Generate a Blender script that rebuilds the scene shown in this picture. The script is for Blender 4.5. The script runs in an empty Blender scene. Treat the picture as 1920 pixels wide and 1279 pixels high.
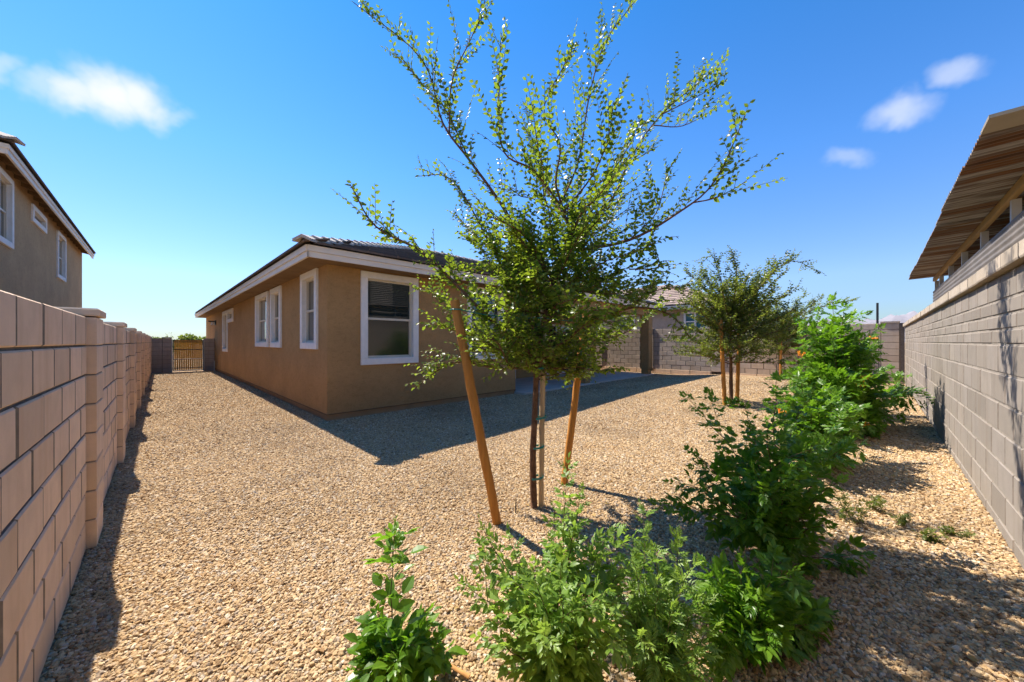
import bpy, math, random
import numpy as np
from mathutils import Vector, Matrix, Euler
random.seed(7); np.random.seed(7)
sc = bpy.context.scene
COL = sc.collection
rad = math.radians

# ------------------------------------------------------------------ camera, sky, sun, exposure
F_PX, CAM_H, YAW = 671.0, 1.455, rad(44.4)
SN, CS = math.sin(YAW), math.cos(YAW)
cam_d = bpy.data.cameras.new('camera')
cam_d.sensor_width = 36.0; cam_d.sensor_fit = 'HORIZONTAL'
cam_d.lens = F_PX / 1920 * 36
cam_d.shift_y = 1.5 / 1920
cam_d.clip_start = 0.02; cam_d.clip_end = 30000
cam = bpy.data.objects.new('camera', cam_d); COL.objects.link(cam)
cam.location = (0, 0, CAM_H); cam.rotation_euler = (rad(90), 0, -YAW)
sc.camera = cam

SUNV = Vector((-0.095, 0.78, 1.0)).normalized()          # towards the sun
world = bpy.data.worlds.new('World'); sc.world = world; world.use_nodes = True
wn, wl = world.node_tree.nodes, world.node_tree.links
wn.clear()
sky = wn.new('ShaderNodeTexSky'); sky.sky_type = 'NISHITA'; sky.sun_disc = False
sky.sun_elevation = math.asin(SUNV.z); sky.sun_rotation = math.atan2(SUNV.x, SUNV.y)
sky.altitude = 400; sky.air_density = 1.0; sky.dust_density = 0.1; sky.ozone_density = 3.0
hsv = wn.new('ShaderNodeHueSaturation'); hsv.inputs['Saturation'].default_value = 0.97
hsv.inputs['Hue'].default_value = 0.5; hsv.inputs['Value'].default_value = 1.0
wl.new(sky.outputs[0], hsv.inputs['Color'])
bg = wn.new('ShaderNodeBackground'); bg.inputs['Strength'].default_value = 0.13
wout = wn.new('ShaderNodeOutputWorld'); wl.new(bg.outputs[0], wout.inputs['Surface'])
tc = wn.new('ShaderNodeTexCoord')

def wmath(op, a, b=None, c=None):
    n = wn.new('ShaderNodeMath'); n.operation = op
    for i, v in enumerate((a, b, c)):
        if v is None: continue
        if isinstance(v, (int, float)): n.inputs[i].default_value = v
        else: wl.new(v, n.inputs[i])
    return n.outputs[0]
def ray(px, py):
    dx = (px - 960) / F_PX
    return Vector((SN + dx * CS, CS - dx * SN, -(py - 641) / F_PX))
wnoise = wn.new('ShaderNodeTexNoise'); wnoise.inputs['Scale'].default_value = 9; wnoise.inputs['Detail'].default_value = 4; wnoise.inputs['Roughness'].default_value = .62
wl.new(tc.outputs['Generated'], wnoise.inputs['Vector'])
wsh = wn.new('ShaderNodeVectorMath'); wsh.operation = 'MULTIPLY_ADD'
wl.new(wnoise.outputs['Color'], wsh.inputs[0]); wsh.inputs[1].default_value = (.08, .08, .08)
wof = wn.new('ShaderNodeVectorMath'); wof.operation = 'SUBTRACT'; wl.new(tc.outputs['Generated'], wof.inputs[0]); wof.inputs[1].default_value = (.04, .04, .04)
wl.new(wof.outputs[0], wsh.inputs[2])
cover = None
# fair-weather puffs: where in the sky, angular half-width and half-height, opacity
for px, py, hw, hh, op in ((150, 184, 72, 40, .85), (205, 180, 74, 60, 1.0), (255, 188, 66, 52, .95), (92, 176, 62, 30, .45), (305, 212, 52, 20, .35), (0, 142, 56, 26, .40),
                           (1690, 206, 66, 36, .55), (1800, 138, 58, 30, .45), (1588, 296, 46, 24, .30)):
    d = ray(px, py).normalized()
    ax = ray(px + hw, py).normalized() - ray(px - hw, py).normalized(); ay = ray(px, py - hh).normalized() - ray(px, py + hh).normalized()
    x_ = (ax - d * ax.dot(d)).normalized(); y_ = d.cross(x_)
    if y_.dot(ay) < 0: y_ = -y_; x_ = x_
    Mf = Matrix((x_, y_, x_.cross(y_))).transposed()
    mp = wn.new('ShaderNodeMapping'); mp.vector_type = 'TEXTURE'
    mp.inputs['Location'].default_value = d; mp.inputs['Rotation'].default_value = Mf.to_euler()
    mp.inputs['Scale'].default_value = (ax.length / 2 * 1.15, abs(ay.dot(y_)) / 2 * 1.15, .5)
    wl.new(wsh.outputs[0], mp.inputs['Vector'])
    ln = wn.new('ShaderNodeVectorMath'); ln.operation = 'LENGTH'; wl.new(mp.outputs[0], ln.inputs[0])
    mr = wn.new('ShaderNodeMapRange'); mr.interpolation_type = 'SMOOTHSTEP'; wl.new(ln.outputs['Value'], mr.inputs['Value'])
    mr.inputs['From Min'].default_value = 1.15; mr.inputs['From Max'].default_value = 0.15
    mr.inputs['To Min'].default_value = 0.0; mr.inputs['To Max'].default_value = op
    if cover is None: cover = mr.outputs['Result']
    else: cover = wmath('MAXIMUM', cover, mr.outputs['Result'])
sepd = wn.new('ShaderNodeSeparateXYZ'); wl.new(tc.outputs['Generated'], sepd.inputs[0])
grad = wn.new('ShaderNodeValToRGB'); wl.new(sepd.outputs['Z'], grad.inputs[0])
ge = grad.color_ramp.elements
ge[0].position, ge[0].color = 0.0, (.29, .335, .40, 1); ge[1].position, ge[1].color = 1.0, (.18, .555, .86, 1)
for p_, c_ in ((.05, (.36, .41, .48)), (.14, (.50, .565, .69)), (.40, (.32, .61, .90)), (.68, (.17, .565, .88))):
    k_ = ge.new(p_); k_.color = (*c_, 1)
clr = wn.new('ShaderNodeMix'); clr.data_type = 'RGBA'; clr.blend_type = 'MULTIPLY'; clr.inputs['Factor'].default_value = 1.0
wl.new(hsv.outputs['Color'], clr.inputs['A']); wl.new(grad.outputs['Color'], clr.inputs['B'])
cmix = wn.new('ShaderNodeMix'); cmix.data_type = 'RGBA'
wl.new(cover, cmix.inputs['Factor']); wl.new(clr.outputs['Result'], cmix.inputs['A'])
cmix.inputs['B'].default_value = (3.5, 3.65, 4.0, 1)
wl.new(cmix.outputs['Result'], bg.inputs['Color'])

sun_d = bpy.data.lights.new('sun', 'SUN'); sun_d.energy = 4.8; sun_d.angle = rad(0.53); sun_d.color = (1.0, 0.92, 0.80)
sun = bpy.data.objects.new('sun', sun_d); COL.objects.link(sun)
sun.rotation_euler = SUNV.to_track_quat('Z', 'Y').to_euler(); sun.location = (0, 10, 20)
vs = sc.view_settings
vs.view_transform = 'Standard'; vs.look = 'None'; vs.exposure = 1.12; vs.gamma = 1.0; vs.use_curve_mapping = False
sc.render.engine = 'CYCLES'
cy = sc.cycles
cy.max_bounces = 5; cy.diffuse_bounces = 3; cy.glossy_bounces = 2; cy.transmission_bounces = 3; cy.transparent_max_bounces = 4; cy.use_light_tree = False; cy.adaptive_threshold = .02
cy.caustics_reflective = False; cy.caustics_refractive = False; cy.use_denoising = True

# ------------------------------------------------------------------ helpers
def at(px, py, depth):
    """a point of the yard seen at a photo pixel, at a distance along the view axis"""
    v = ray(px, py) * depth
    return Vector((v.x, v.y, CAM_H + v.z))
def smooth(a, b, x):
    t = np.clip((x - a) / (b - a), 0, 1); return t * t * (3 - 2 * t)
def ground_z(x, y):
    return 0.15 * smooth(-0.6, 4.2, (np.asarray(x) - np.asarray(y)) * 0.7) * smooth(6.5, 3.8, np.asarray(y, float))
def gz(x, y): return float(ground_z(x, y))
def in_frame(p, margin=60):
    f = p[0] * SN + p[1] * CS
    if f < 0.3: return False
    px = 960 + F_PX * (p[0] * CS - p[1] * SN) / f; py = 641 - F_PX * (p[2] - CAM_H) / f
    return -margin < px < 1920 + margin and -margin < py < 1279 + margin
def dist(p): return math.sqrt(p[0] ** 2 + p[1] ** 2 + (p[2] - CAM_H) ** 2)

class MB:
    def __init__(s): s.v = []; s.f = []
    def add(s, vs_, fs):
        o = len(s.v); s.v.extend([tuple(v) for v in vs_]); s.f.extend([tuple(i + o for i in f) for f in fs]); return s
    def box(s, a, b, M=None):
        x0, y0, z0 = a; x1, y1, z1 = b
        vs_ = [Vector(p) for p in ((x0,y0,z0),(x1,y0,z0),(x1,y1,z0),(x0,y1,z0),(x0,y0,z1),(x1,y0,z1),(x1,y1,z1),(x0,y1,z1))]
        if M is not None: vs_ = [M @ v for v in vs_]
        return s.add(vs_, ((0,3,2,1),(4,5,6,7),(0,1,5,4),(1,2,6,5),(2,3,7,6),(3,0,4,7)))
    def bar(s, p, q, w, h, up=(0, 0, 1)):
        p, q = Vector(p), Vector(q); d = (q - p).normalized(); u = Vector(up)
        sd = d.cross(u).normalized(); u = sd.cross(d)
        vs_ = []
        for c in (p, q):
            for i, j in ((-1, -1), (1, -1), (1, 1), (-1, 1)): vs_.append(c + sd * (i * w / 2) + u * (j * h / 2))
        return s.add(vs_, ((0,1,2,3),(7,6,5,4),(0,4,5,1),(1,5,6,2),(2,6,7,3),(3,7,4,0)))
    def tube(s, pts, radii, n=6, cap=True):
        pts = [Vector(p) for p in pts]; o = len(s.v); ref = Vector((0.31, 0.77, 0.2))
        for i, p in enumerate(pts):
            t = (pts[min(i + 1, len(pts) - 1)] - pts[max(i - 1, 0)]).normalized()
            if abs(t.dot(ref)) > .95: ref = Vector((1, 0, 0))
            a = t.cross(ref).normalized(); b = t.cross(a)
            for k in range(n):
                th = 2 * math.pi * k / n
                s.v.append(tuple(p + (a * math.cos(th) + b * math.sin(th)) * radii[i]))
        for i in range(len(pts) - 1):
            for k in range(n):
                k2 = (k + 1) % n
                s.f.append((o + i * n + k, o + i * n + k2, o + (i + 1) * n + k2, o + (i + 1) * n + k))
        if cap:
            s.f.append(tuple(o + k for k in range(n))); s.f.append(tuple(o + (len(pts) - 1) * n + k for k in reversed(range(n))))
        return s
    def build(s, name, m, parent=None, smooth_=False):
        me = bpy.data.meshes.new(name); me.from_pydata(s.v, [], s.f); me.validate(); me.update()
        if smooth_: me.shade_smooth()
        return obj(name, me, m, parent)

def obj(name, me, m=None, parent=None):
    o = bpy.data.objects.new(name, me); COL.objects.link(o)
    if m is not None and not me.materials: me.materials.append(m)
    if parent is not None: o.parent = parent
    return o
def tag(o, label=None, cat=None, group=None, kind=None):
    if label: o['label'] = label
    if cat: o['category'] = cat
    if group: o['group'] = group
    if kind: o['kind'] = kind
    return o
def thing(name, label, cat, loc=(0, 0, 0), rz=0.0, group=None):
    o = bpy.data.objects.new(name, None); COL.objects.link(o); o.empty_display_size = .2
    o.location = loc; o.rotation_euler = (0, 0, rz)
    return tag(o, label, cat, group)

# ------------------------------------------------------------------ materials
class NT:
    def __init__(s, name, rough=.8, spec=.3):
        s.m = bpy.data.materials.new(name); s.m.use_nodes = True
        s.n, s.l = s.m.node_tree.nodes, s.m.node_tree.links
        s.p = s.n['Principled BSDF']; s.out = s.n['Material Output']
        s.p.inputs['Roughness'].default_value = rough
        s.p.inputs['Specular IOR Level'].default_value = spec
    def new(s, t, **kw):
        n = s.n.new('ShaderNode' + t)
        for k, v in kw.items(): n.inputs[k].default_value = v
        return n
    def coord(s, scale=(1, 1, 1), out='Object'):
        t = s.n.new('ShaderNodeTexCoord'); mp = s.n.new('ShaderNodeMapping'); mp.inputs['Scale'].default_value = scale
        s.l.new(t.outputs[out], mp.inputs['Vector']); return mp.outputs[0]
    def geo(s, scale=(1, 1, 1)):
        t = s.n.new('ShaderNodeNewGeometry'); mp = s.n.new('ShaderNodeMapping'); mp.inputs['Scale'].default_value = scale
        s.l.new(t.outputs['Position'], mp.inputs['Vector']); return mp.outputs[0]
    def noise(s, vec, scale, detail=4, rough=.55):
        n = s.new('TexNoise', Scale=scale, Detail=detail, Roughness=rough); s.l.new(vec, n.inputs['Vector']); return n.outputs['Fac']
    def ramp(s, fac, stops, interp='LINEAR'):
        r = s.n.new('ShaderNodeValToRGB'); e = r.color_ramp.elements; r.color_ramp.interpolation = interp
        while len(e) > 1: e.remove(e[-1])
        e[0].position, e[0].color = stops[0][0], (*stops[0][1], 1)
        for p, c in stops[1:]:
            k = e.new(p); k.color = (*c, 1)
        s.l.new(fac, r.inputs[0]); return r.outputs[0]
    def mix(s, fac, a, b, mode='MIX'):
        n = s.n.new('ShaderNodeMix'); n.data_type = 'RGBA'; n.blend_type = mode
        for v, k in ((fac, 'Factor'), (a, 'A'), (b, 'B')):
            if isinstance(v, (int, float)): n.inputs[k].default_value = v
            elif isinstance(v, tuple): n.inputs[k].default_value = (*v, 1)
            else: s.l.new(v, n.inputs[k])
        return n.outputs['Result']
    def math(s, op, a, b=0.0):
        n = s.n.new('ShaderNodeMath'); n.operation = op
        for i, v in enumerate((a, b)):
            if isinstance(v, (int, float)): n.inputs[i].default_value = v
            else: s.l.new(v, n.inputs[i])
        return n.outputs[0]
    def rnd(s):
        """one value per object, shifted by a per-leaf attribute on joined meshes"""
        o = s.n.new('ShaderNodeObjectInfo'); a = s.n.new('ShaderNodeAttribute'); a.attribute_name = 'rnd'
        return s.math('FRACT', s.math('ADD', o.outputs['Random'], a.outputs['Fac']))
    def bump(s, h, strength=.3, d=.01):
        b = s.new('Bump', Strength=strength, Distance=d); s.l.new(h, b.inputs['Height']); s.l.new(b.outputs[0], s.p.inputs['Normal'])
    def color(s, c):
        if isinstance(c, tuple): s.p.inputs['Base Color'].default_value = (*c, 1)
        else: s.l.new(c, s.p.inputs['Base Color'])

def scale_c(c, k): return tuple(min(1, x * k) for x in c)

def mat_block(name, c):
    t = NT(name, .92, .15); v = t.geo()
    r = t.rnd()
    base = t.ramp(r, ((0, scale_c(c, .86)), (.35, scale_c(c, 1.0)), (.7, scale_c((c[0], c[1] * 1.01, c[2] * 1.04), 1.04)), (1, scale_c(c, 1.13))))
    blot = t.noise(v, 5.5, 6, .65)
    base = t.mix(t.math('MULTIPLY', t.ramp(blot, ((.42, (0, 0, 0)), (.68, (1, 1, 1)))), .30), base, scale_c(c, .62))
    streak = t.noise(t.geo((9, 9, .9)), 1.0, 4)
    base = t.mix(t.math('MULTIPLY', t.ramp(streak, ((.5, (0, 0, 0)), (.72, (1, 1, 1)))), .30), base, (c[0] * .72, c[1] * .6, c[2] * .48))
    pores = t.noise(v, 260, 2)
    base = t.mix(t.math('MULTIPLY', t.ramp(pores, ((.62, (0, 0, 0)), (.75, (1, 1, 1)))), .35), base, scale_c(c, .5))
    t.color(base); t.bump(t.noise(v, 210, 4, .7), .45, .004)
    return t.m
M = {}
M['block_tan'] = mat_block('tan_concrete_block', (.70, .51, .355))
M['block_grey'] = mat_block('grey_concrete_block', (.240, .208, .178))
M['block_brown'] = mat_block('brown_concrete_block', (.36, .29, .235))
M['block_far'] = mat_block('warm_concrete_block', (.54, .43, .335))
M['cap'] = mat_block('cap_block', (.40, .335, .265))
def simple(name, c, rough=.8, spec=.3, var=.12, scale=6.0, bump=0.0, bscale=60, metal=0.0):
    t = NT(name, rough, spec); v = t.geo()
    n = t.noise(v, scale, 5)
    t.color(t.ramp(n, ((.3, scale_c(c, 1 - var)), (.7, scale_c(c, 1 + var)))))
    if bump: t.bump(t.noise(v, bscale, 4, .6), bump, .01)
    t.p.inputs['Metallic'].default_value = metal
    return t.m
M['mortar'] = simple('mortar', (.21, .175, .145), .95, .1, .2, 20, .3, 120)
M['mortar_pale'] = simple('pale_mortar', (.27, .235, .20), .95, .1, .25, 12, .3, 120)
def mat_stucco(name, c):
    t = NT(name, .93, .12); v = t.geo()
    n1 = t.noise(v, 1.3, 6, .6)
    base = t.ramp(n1, ((.3, scale_c(c, .88)), (.52, c), (.72, scale_c(c, 1.13))))
    n2 = t.noise(t.geo((14, 14, 3.0)), 3.0, 4)
    base = t.mix(t.math('MULTIPLY', t.ramp(n2, ((.5, (0, 0, 0)), (.75, (1, 1, 1)))), .22), base, scale_c(c, 1.25))
    mott = t.noise(t.geo((7, 7, 13)), 1.0, 5, .75)
    base = t.mix(1.0, base, t.ramp(mott, ((.30, (.84, .83, .81)), (.5, (1, 1, 1)))), 'MULTIPLY')
    grain = t.noise(t.geo((38, 38, 75)), 1.0, 3, .7)
    base = t.mix(1.0, base, t.ramp(grain, ((.28, (.78, .77, .75)), (.5, (1, 1, 1)), (.75, (1.0, .98, .95)))), 'MULTIPLY')
    t.color(base)
    h = t.math('ADD', t.noise(t.geo((60, 60, 130)), 1.0, 4, .65), t.math('MULTIPLY', t.noise(v, 320, 2), .4))
    t.bump(h, 1.0, .014)
    return t.m
M['stucco'] = mat_stucco('brown_stucco', (.445, .262, .112))
M['stucco_grey'] = mat_stucco('grey_brown_stucco', (.53, .345, .18))
M['stucco_pale'] = mat_stucco('pale_stucco', (.46, .37, .28))
M['plinth'] = simple('painted_footing', (.36, .215, .11), .9, .15, .12, 3, .25, 90)
M['trim'] = simple('white_stucco_trim', (.76, .72, .67), .85, .2, .06, 9, .35, 160)
M['fascia'] = simple('cream_fascia_paint', (.72, .64, .54), .6, .3, .05, 4)
M['vinyl'] = simple('almond_vinyl', (.60, .52, .40), .45, .4, .04, 4)
M['soffit'] = simple('brown_soffit', (.20, .125, .065), .85, .2, .15, 3, .2, 40)
M['tile'] = None
def mat_tile(name, c):
    t = NT(name, .85, .2); r = t.rnd()
    base = t.ramp(r, ((0, scale_c(c, .75)), (.5, c), (1, scale_c(c, 1.3))))
    base = t.mix(t.math('MULTIPLY', t.noise(t.geo(), 18, 4), .35), base, scale_c(c, .6))
    t.color(base); t.bump(t.noise(t.geo(), 90, 3), .3, .006); return t.m
M['tile'] = mat_tile('dark_roof_tile', (.125, .094, .078))
M['hip'] = mat_tile('hip_tile', (.44, .385, .335))
M['tile_pink'] = mat_tile('weathered_roof_tile', (.30, .225, .185))
M['deck'] = simple('roof_underlay', (.05, .04, .035), .9, .1)
def mat_glass(name, c, rough):
    t = NT(name, rough, .6); t.color(c); t.p.inputs['Coat Weight'].default_value = .6; t.p.inputs['Coat Roughness'].default_value = rough * .6
    t.bump(t.noise(t.geo(), 2.2, 2), .05, .02); return t.m
M['glass'] = mat_glass('window_glass', (.016, .024, .022), .015)
M['screen'] = mat_glass('insect_screen_glass', (.014, .014, .013), .12)
M['sky_tinted_glass'] = mat_glass('sky_tinted_window_glass', (.05, .16, .17), .05)  # teal of the reflected sky put into the pane colour
M['concrete'] = simple('patio_concrete', (.50, .43, .36), .85, .25, .1, 2.5, .15, 70)
def mat_wood(name, c1, c2, axis='Z', rough=.7):
    t = NT(name, rough, .3)
    s = {'Z': (30, 30, 1.6), 'X': (1.6, 30, 30), 'Y': (30, 1.6, 30)}[axis]
    n = t.noise(t.coord(s), 1.0, 5, .6); r = t.rnd()
    base = t.ramp(n, ((.3, c1), (.68, c2)))
    base = t.mix(.28, base, t.ramp(r, ((0, scale_c(c1, .8)), (1, scale_c(c2, 1.15)))))
    k = t.noise(t.coord((5, 5, 2.2)), 1.0, 3)
    base = t.mix(t.math('MULTIPLY', t.ramp(k, ((.62, (0, 0, 0)), (.75, (1, 1, 1)))), .5), base, scale_c(c1, .45))
    t.color(base); t.bump(n, .25, .004); return t.m
M['pole'] = mat_wood('orange_lodge_pole', (.36, .135, .022), (.56, .25, .05))
M['pole_pale'] = mat_wood('pale_nursery_stake', (.42, .27, .13), (.60, .43, .24))
M['gate_wood'] = mat_wood('gate_board', (.66, .29, .03), (.84, .42, .065))
M['beam_wood'] = mat_wood('pine_beam', (.34, .20, .07), (.52, .34, .13), 'X')
M['black_metal'] = simple('black_metal', (.02, .02, .02), .45, .5, .1)
M['grey_metal'] = simple('galvanised_post', (.55, .56, .57), .4, .5, .08, 8, 0, 60, .6)
M['white_metal'] = simple('white_steel_post', (.50, .46, .40), .5, .4, .08)
M['green_tape'] = simple('green_tie_tape', (.01, .20, .17), .4, .5, .1)
M['lamp_glass'] = simple('frosted_lamp_glass', (.75, .75, .72), .3, .5, .03)
def mat_rust(name, axis):
    t = NT(name, .55, .35)
    wide = t.noise(t.geo((3.4, .22, .3) if axis == 'x' else (.3, .3, 5)), 1.0, 5, .7)
    fine = t.noise(t.geo((16, .5, 1)), 1.0, 4, .6)
    f = t.math('ADD', t.math('MULTIPLY', wide, .72), t.math('MULTIPLY', fine, .28))
    t.color(t.ramp(f, ((.36, (.045, .022, .011)), (.44, (.16, .065, .020)), (.49, (.13, .095, .07)), (.54, (.33, .29, .24)), (.59, (.10, .05, .022)), (.64, (.20, .09, .03)), (.70, (.28, .24, .19)))))
    t.p.inputs['Metallic'].default_value = .15
    t.bump(t.noise(t.geo(), 70, 3), .15, .004)
    return t.m
M['rust'] = mat_rust('rusty_corrugated_steel', 'x')
M['galv'] = simple('weathered_corrugated_steel', (.17, .148, .13), .6, .3, .18, 3, .1, 60, .25)
M['trim_tan'] = simple('tan_flashing', (.26, .215, .15), .6, .3, .12, 3)
M['added_siding_dark'] = simple('dark_added_siding', (.05, .045, .04), .6, .3, .15, 2)
M['bark'] = simple('red_brown_bark', (.155, .082, .045), .9, .2, .35, 26, .6, 90)
M['twig'] = simple('brown_twig', (.13, .075, .04), .85, .2, .25, 20)
M['stem'] = simple('green_brown_stem', (.14, .12, .045), .8, .2, .35, 14)
M['cane'] = simple('cut_orange_cane', (.42, .21, .075), .8, .2, .25, 14)
M['mountain'] = simple('hazed_mountain_rock', (.23, .22, .245), .95, .05, .2, .004)  # blue-grey of distance haze put into the rock colour

def mat_leaf(name, stops, trans, tw=.42, rough=.38):
    t = NT(name, rough, .45); r = t.rnd()
    base = t.ramp(r, stops); t.color(base)
    tr = t.n.new('ShaderNodeBsdfTranslucent')
    t.l.new(t.mix(.55, base, trans), tr.inputs['Color'])
    ms = t.n.new('ShaderNodeMixShader'); ms.inputs[0].default_value = tw
    t.l.new(t.p.outputs[0], ms.inputs[1]); t.l.new(tr.outputs[0], ms.inputs[2]); t.l.new(ms.outputs[0], t.out.inputs['Surface'])
    return t.m
M['elm'] = mat_leaf('elm_leaf', ((0, (.055, .105, .011)), (.5, (.095, .155, .015)), (.85, (.15, .205, .02)), (1, (.20, .235, .025))), (.40, .54, .03), .48)
M['elm_far'] = mat_leaf('dark_elm_leaf', ((0, (.040, .070, .014)), (.6, (.085, .125, .022)), (1, (.16, .19, .036))), (.36, .44, .04), .46)
M['shrub'] = mat_leaf('shrub_leaf', ((0, (.050, .125, .010)), (.5, (.090, .200, .016)), (1, (.15, .27, .022))), (.30, .60, .02), .46, .36)
M['shrub_light'] = mat_leaf('bright_shrub_leaf', ((0, (.10, .185, .025)), (.5, (.165, .28, .042)), (1, (.25, .36, .07))), (.45, .68, .06), .46, .42)
M['shrub_dark'] = mat_leaf('dark_shrub_leaf', ((0, (.048, .125, .011)), (.6, (.085, .19, .015)), (1, (.14, .26, .02))), (.30, .60, .018), .47, .36)
M['flower'] = mat_leaf('orange_flower', ((0, (.80, .30, .02)), (1, (.90, .48, .06))), (.95, .45, .05), .35, .5)

PAL = ((0, (.12, .072, .036)), (.10, (.36, .225, .105)), (.26, (.54, .39, .215)), (.42, (.43, .285, .138)), (.56, (.62, .485, .305)), (.70, (.31, .19, .09)),
       (.80, (.52, .45, .355)), (.88, (.21, .16, .115)), (.94, (.47, .335, .18)), (1, (.74, .635, .48)))
tg = NT('gravel_stone', .85, .25)
oi = tg.n.new('ShaderNodeObjectInfo')
cg = tg.ramp(oi.outputs['Random'], PAL)
cg = tg.mix(tg.math('MULTIPLY', tg.noise(tg.geo(), 90, 3), .35), cg, (.45, .28, .14))
big = tg.noise(tg.geo(), .55, 4, .6)
cg = tg.mix(1.0, cg, tg.ramp(big, ((.30, (.74, .72, .70)), (.52, (1, 1, 1)), (.72, (1.0, .97, .92)))), 'MULTIPLY')
tg.color(cg); M['stone'] = tg.m
tg = NT('gravel_ground', .9, .2); v = tg.geo()
vo = tg.new('TexVoronoi', Scale=52.0); tg.l.new(v, vo.inputs['Vector'])
sep = tg.n.new('ShaderNodeSeparateColor'); tg.l.new(vo.outputs['Color'], sep.inputs[0])
cg = tg.ramp(sep.outputs[0], PAL)
cg = tg.mix(tg.ramp(vo.outputs['Distance'], ((.35, (0, 0, 0)), (.62, (.85, .85, .85)))), cg, (.16, .10, .06))
cg = tg.mix(tg.math('MULTIPLY', tg.noise(v, .35, 4), .25), cg, (.50, .35, .21))
tg.color(cg); tg.bump(tg.math('SUBTRACT', 1.0, vo.outputs['Distance']), .9, .016)
M['gravel'] = tg.m

# ------------------------------------------------------------------ ground, mountains
def axis_pts(lo, hi, step, far):
    a = list(np.arange(lo, hi + 1e-6, step))
    return [-far, -800, -150, -40] + a + [60, 150, 800, far]
gx, gy = axis_pts(-3, 20, .5, 9000), axis_pts(-3, 27, .5, 9000)
mb = MB()
mb.v = [(x, y, gz(x, y)) for y in gy for x in gx]
nx = len(gx)
mb.f = [(j * nx + i, j * nx + i + 1, (j + 1) * nx + i + 1, (j + 1) * nx + i) for j in range(len(gy) - 1) for i in range(nx - 1)]
tag(mb.build('ground', M['gravel'], None, True), kind='structure')

WL, WR, WF = -0.373, -0.595, 16.4            # inner faces of the left, right and far walls
HO, HR = Vector((2.158, 7.034, 0)), rad(0.8) # corner of the house and its turn
def house_local(x, y):
    dx, dy = x - HO.x, y - HO.y
    return dx * math.cos(HR) + dy * math.sin(HR), -dx * math.sin(HR) + dy * math.cos(HR)

# gravel: loose stones over the near yard; farther out the ground material carries on
P, S, Rr = [], [], []
def stones(r0, r1, step, rmin, rmax):
    xs = np.arange(WL - .02, WF if r1 < 20 else 3.0, step); ys = np.arange(WR - .02, 23.4, step)
    X, Y = np.meshgrid(xs, ys); X = X.ravel(); Y = Y.ravel()
    X = X + np.random.uniform(-.55, .55, X.size) * step; Y = Y + np.random.uniform(-.55, .55, Y.size) * step
    f = X * SN + Y * CS; rt = X * CS - Y * SN
    d = np.hypot(X, Y)
    k = (d >= r0) & (d < r1) & (X > WL + .004) & (Y > WR + .004) & (X < WF)
    k &= (f > -.2) & (np.abs(rt) < f * 1.62 + 1.3)
    lx = (X - HO.x) * math.cos(HR) + (Y - HO.y) * math.sin(HR); ly = -(X - HO.x) * math.sin(HR) + (Y - HO.y) * math.cos(HR)
    k &= ~((lx > -.004) & (ly > -.004)) & ~((lx > 4.9) & (ly > -.36))
    X, Y = X[k], Y[k]; n = X.size
    r = np.random.uniform(rmin, rmax, n) * np.where(np.random.rand(n) < .05, 1.4, 1.0)
    P.append(np.stack([X, Y, ground_z(X, Y) + r * np.random.uniform(-.05, .42, n)], 1))
    S.append(np.stack([r, r * np.random.uniform(.6, .95, n), r * np.random.uniform(.4, .7, n)], 1))
    Rr.append(np.stack([np.random.uniform(-.45, .45, n), np.random.uniform(-.45, .45, n), np.random.uniform(0, 6.283, n)], 1))
stones(0, 3.0, .0140, .0058, .0138)
stones(3.0, 6.0, .0166, .0070, .0145)
stones(6.0, 10.0, .0235, .0098, .0160)
stones(10.0, 16.0, .036, .0130, .0200)
stones(16.0, 26.0, .048, .0150, .0220)
P, S, Rr = np.concatenate(P), np.concatenate(S), np.concatenate(Rr)
me = bpy.data.meshes.new('gravel'); me.vertices.add(len(P)); me.vertices.foreach_set('co', P.ravel())
for nm, arr in (('scl', S), ('rot', Rr)):
    a = me.attributes.new(nm, 'FLOAT_VECTOR', 'POINT'); a.data.foreach_set('vector', arr.ravel())
a = me.attributes.new('idx', 'INT', 'POINT'); a.data.foreach_set('value', np.random.randint(0, 4, len(P)))
gravel = obj('gravel', me, M['stone']); tag(gravel, 'loose tan and brown crushed gravel covering the yard', 'gravel', kind='stuff')
ng = bpy.data.node_groups.new('scatter_stones', 'GeometryNodeTree')
ng.interface.new_socket('Geometry', in_out='INPUT', socket_type='NodeSocketGeometry')
ng.interface.new_socket('Geometry', in_out='OUTPUT', socket_type='NodeSocketGeometry')
gi, go = ng.nodes.new('NodeGroupInput'), ng.nodes.new('NodeGroupOutput')
jn = ng.nodes.new('GeometryNodeJoinGeometry')
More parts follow.
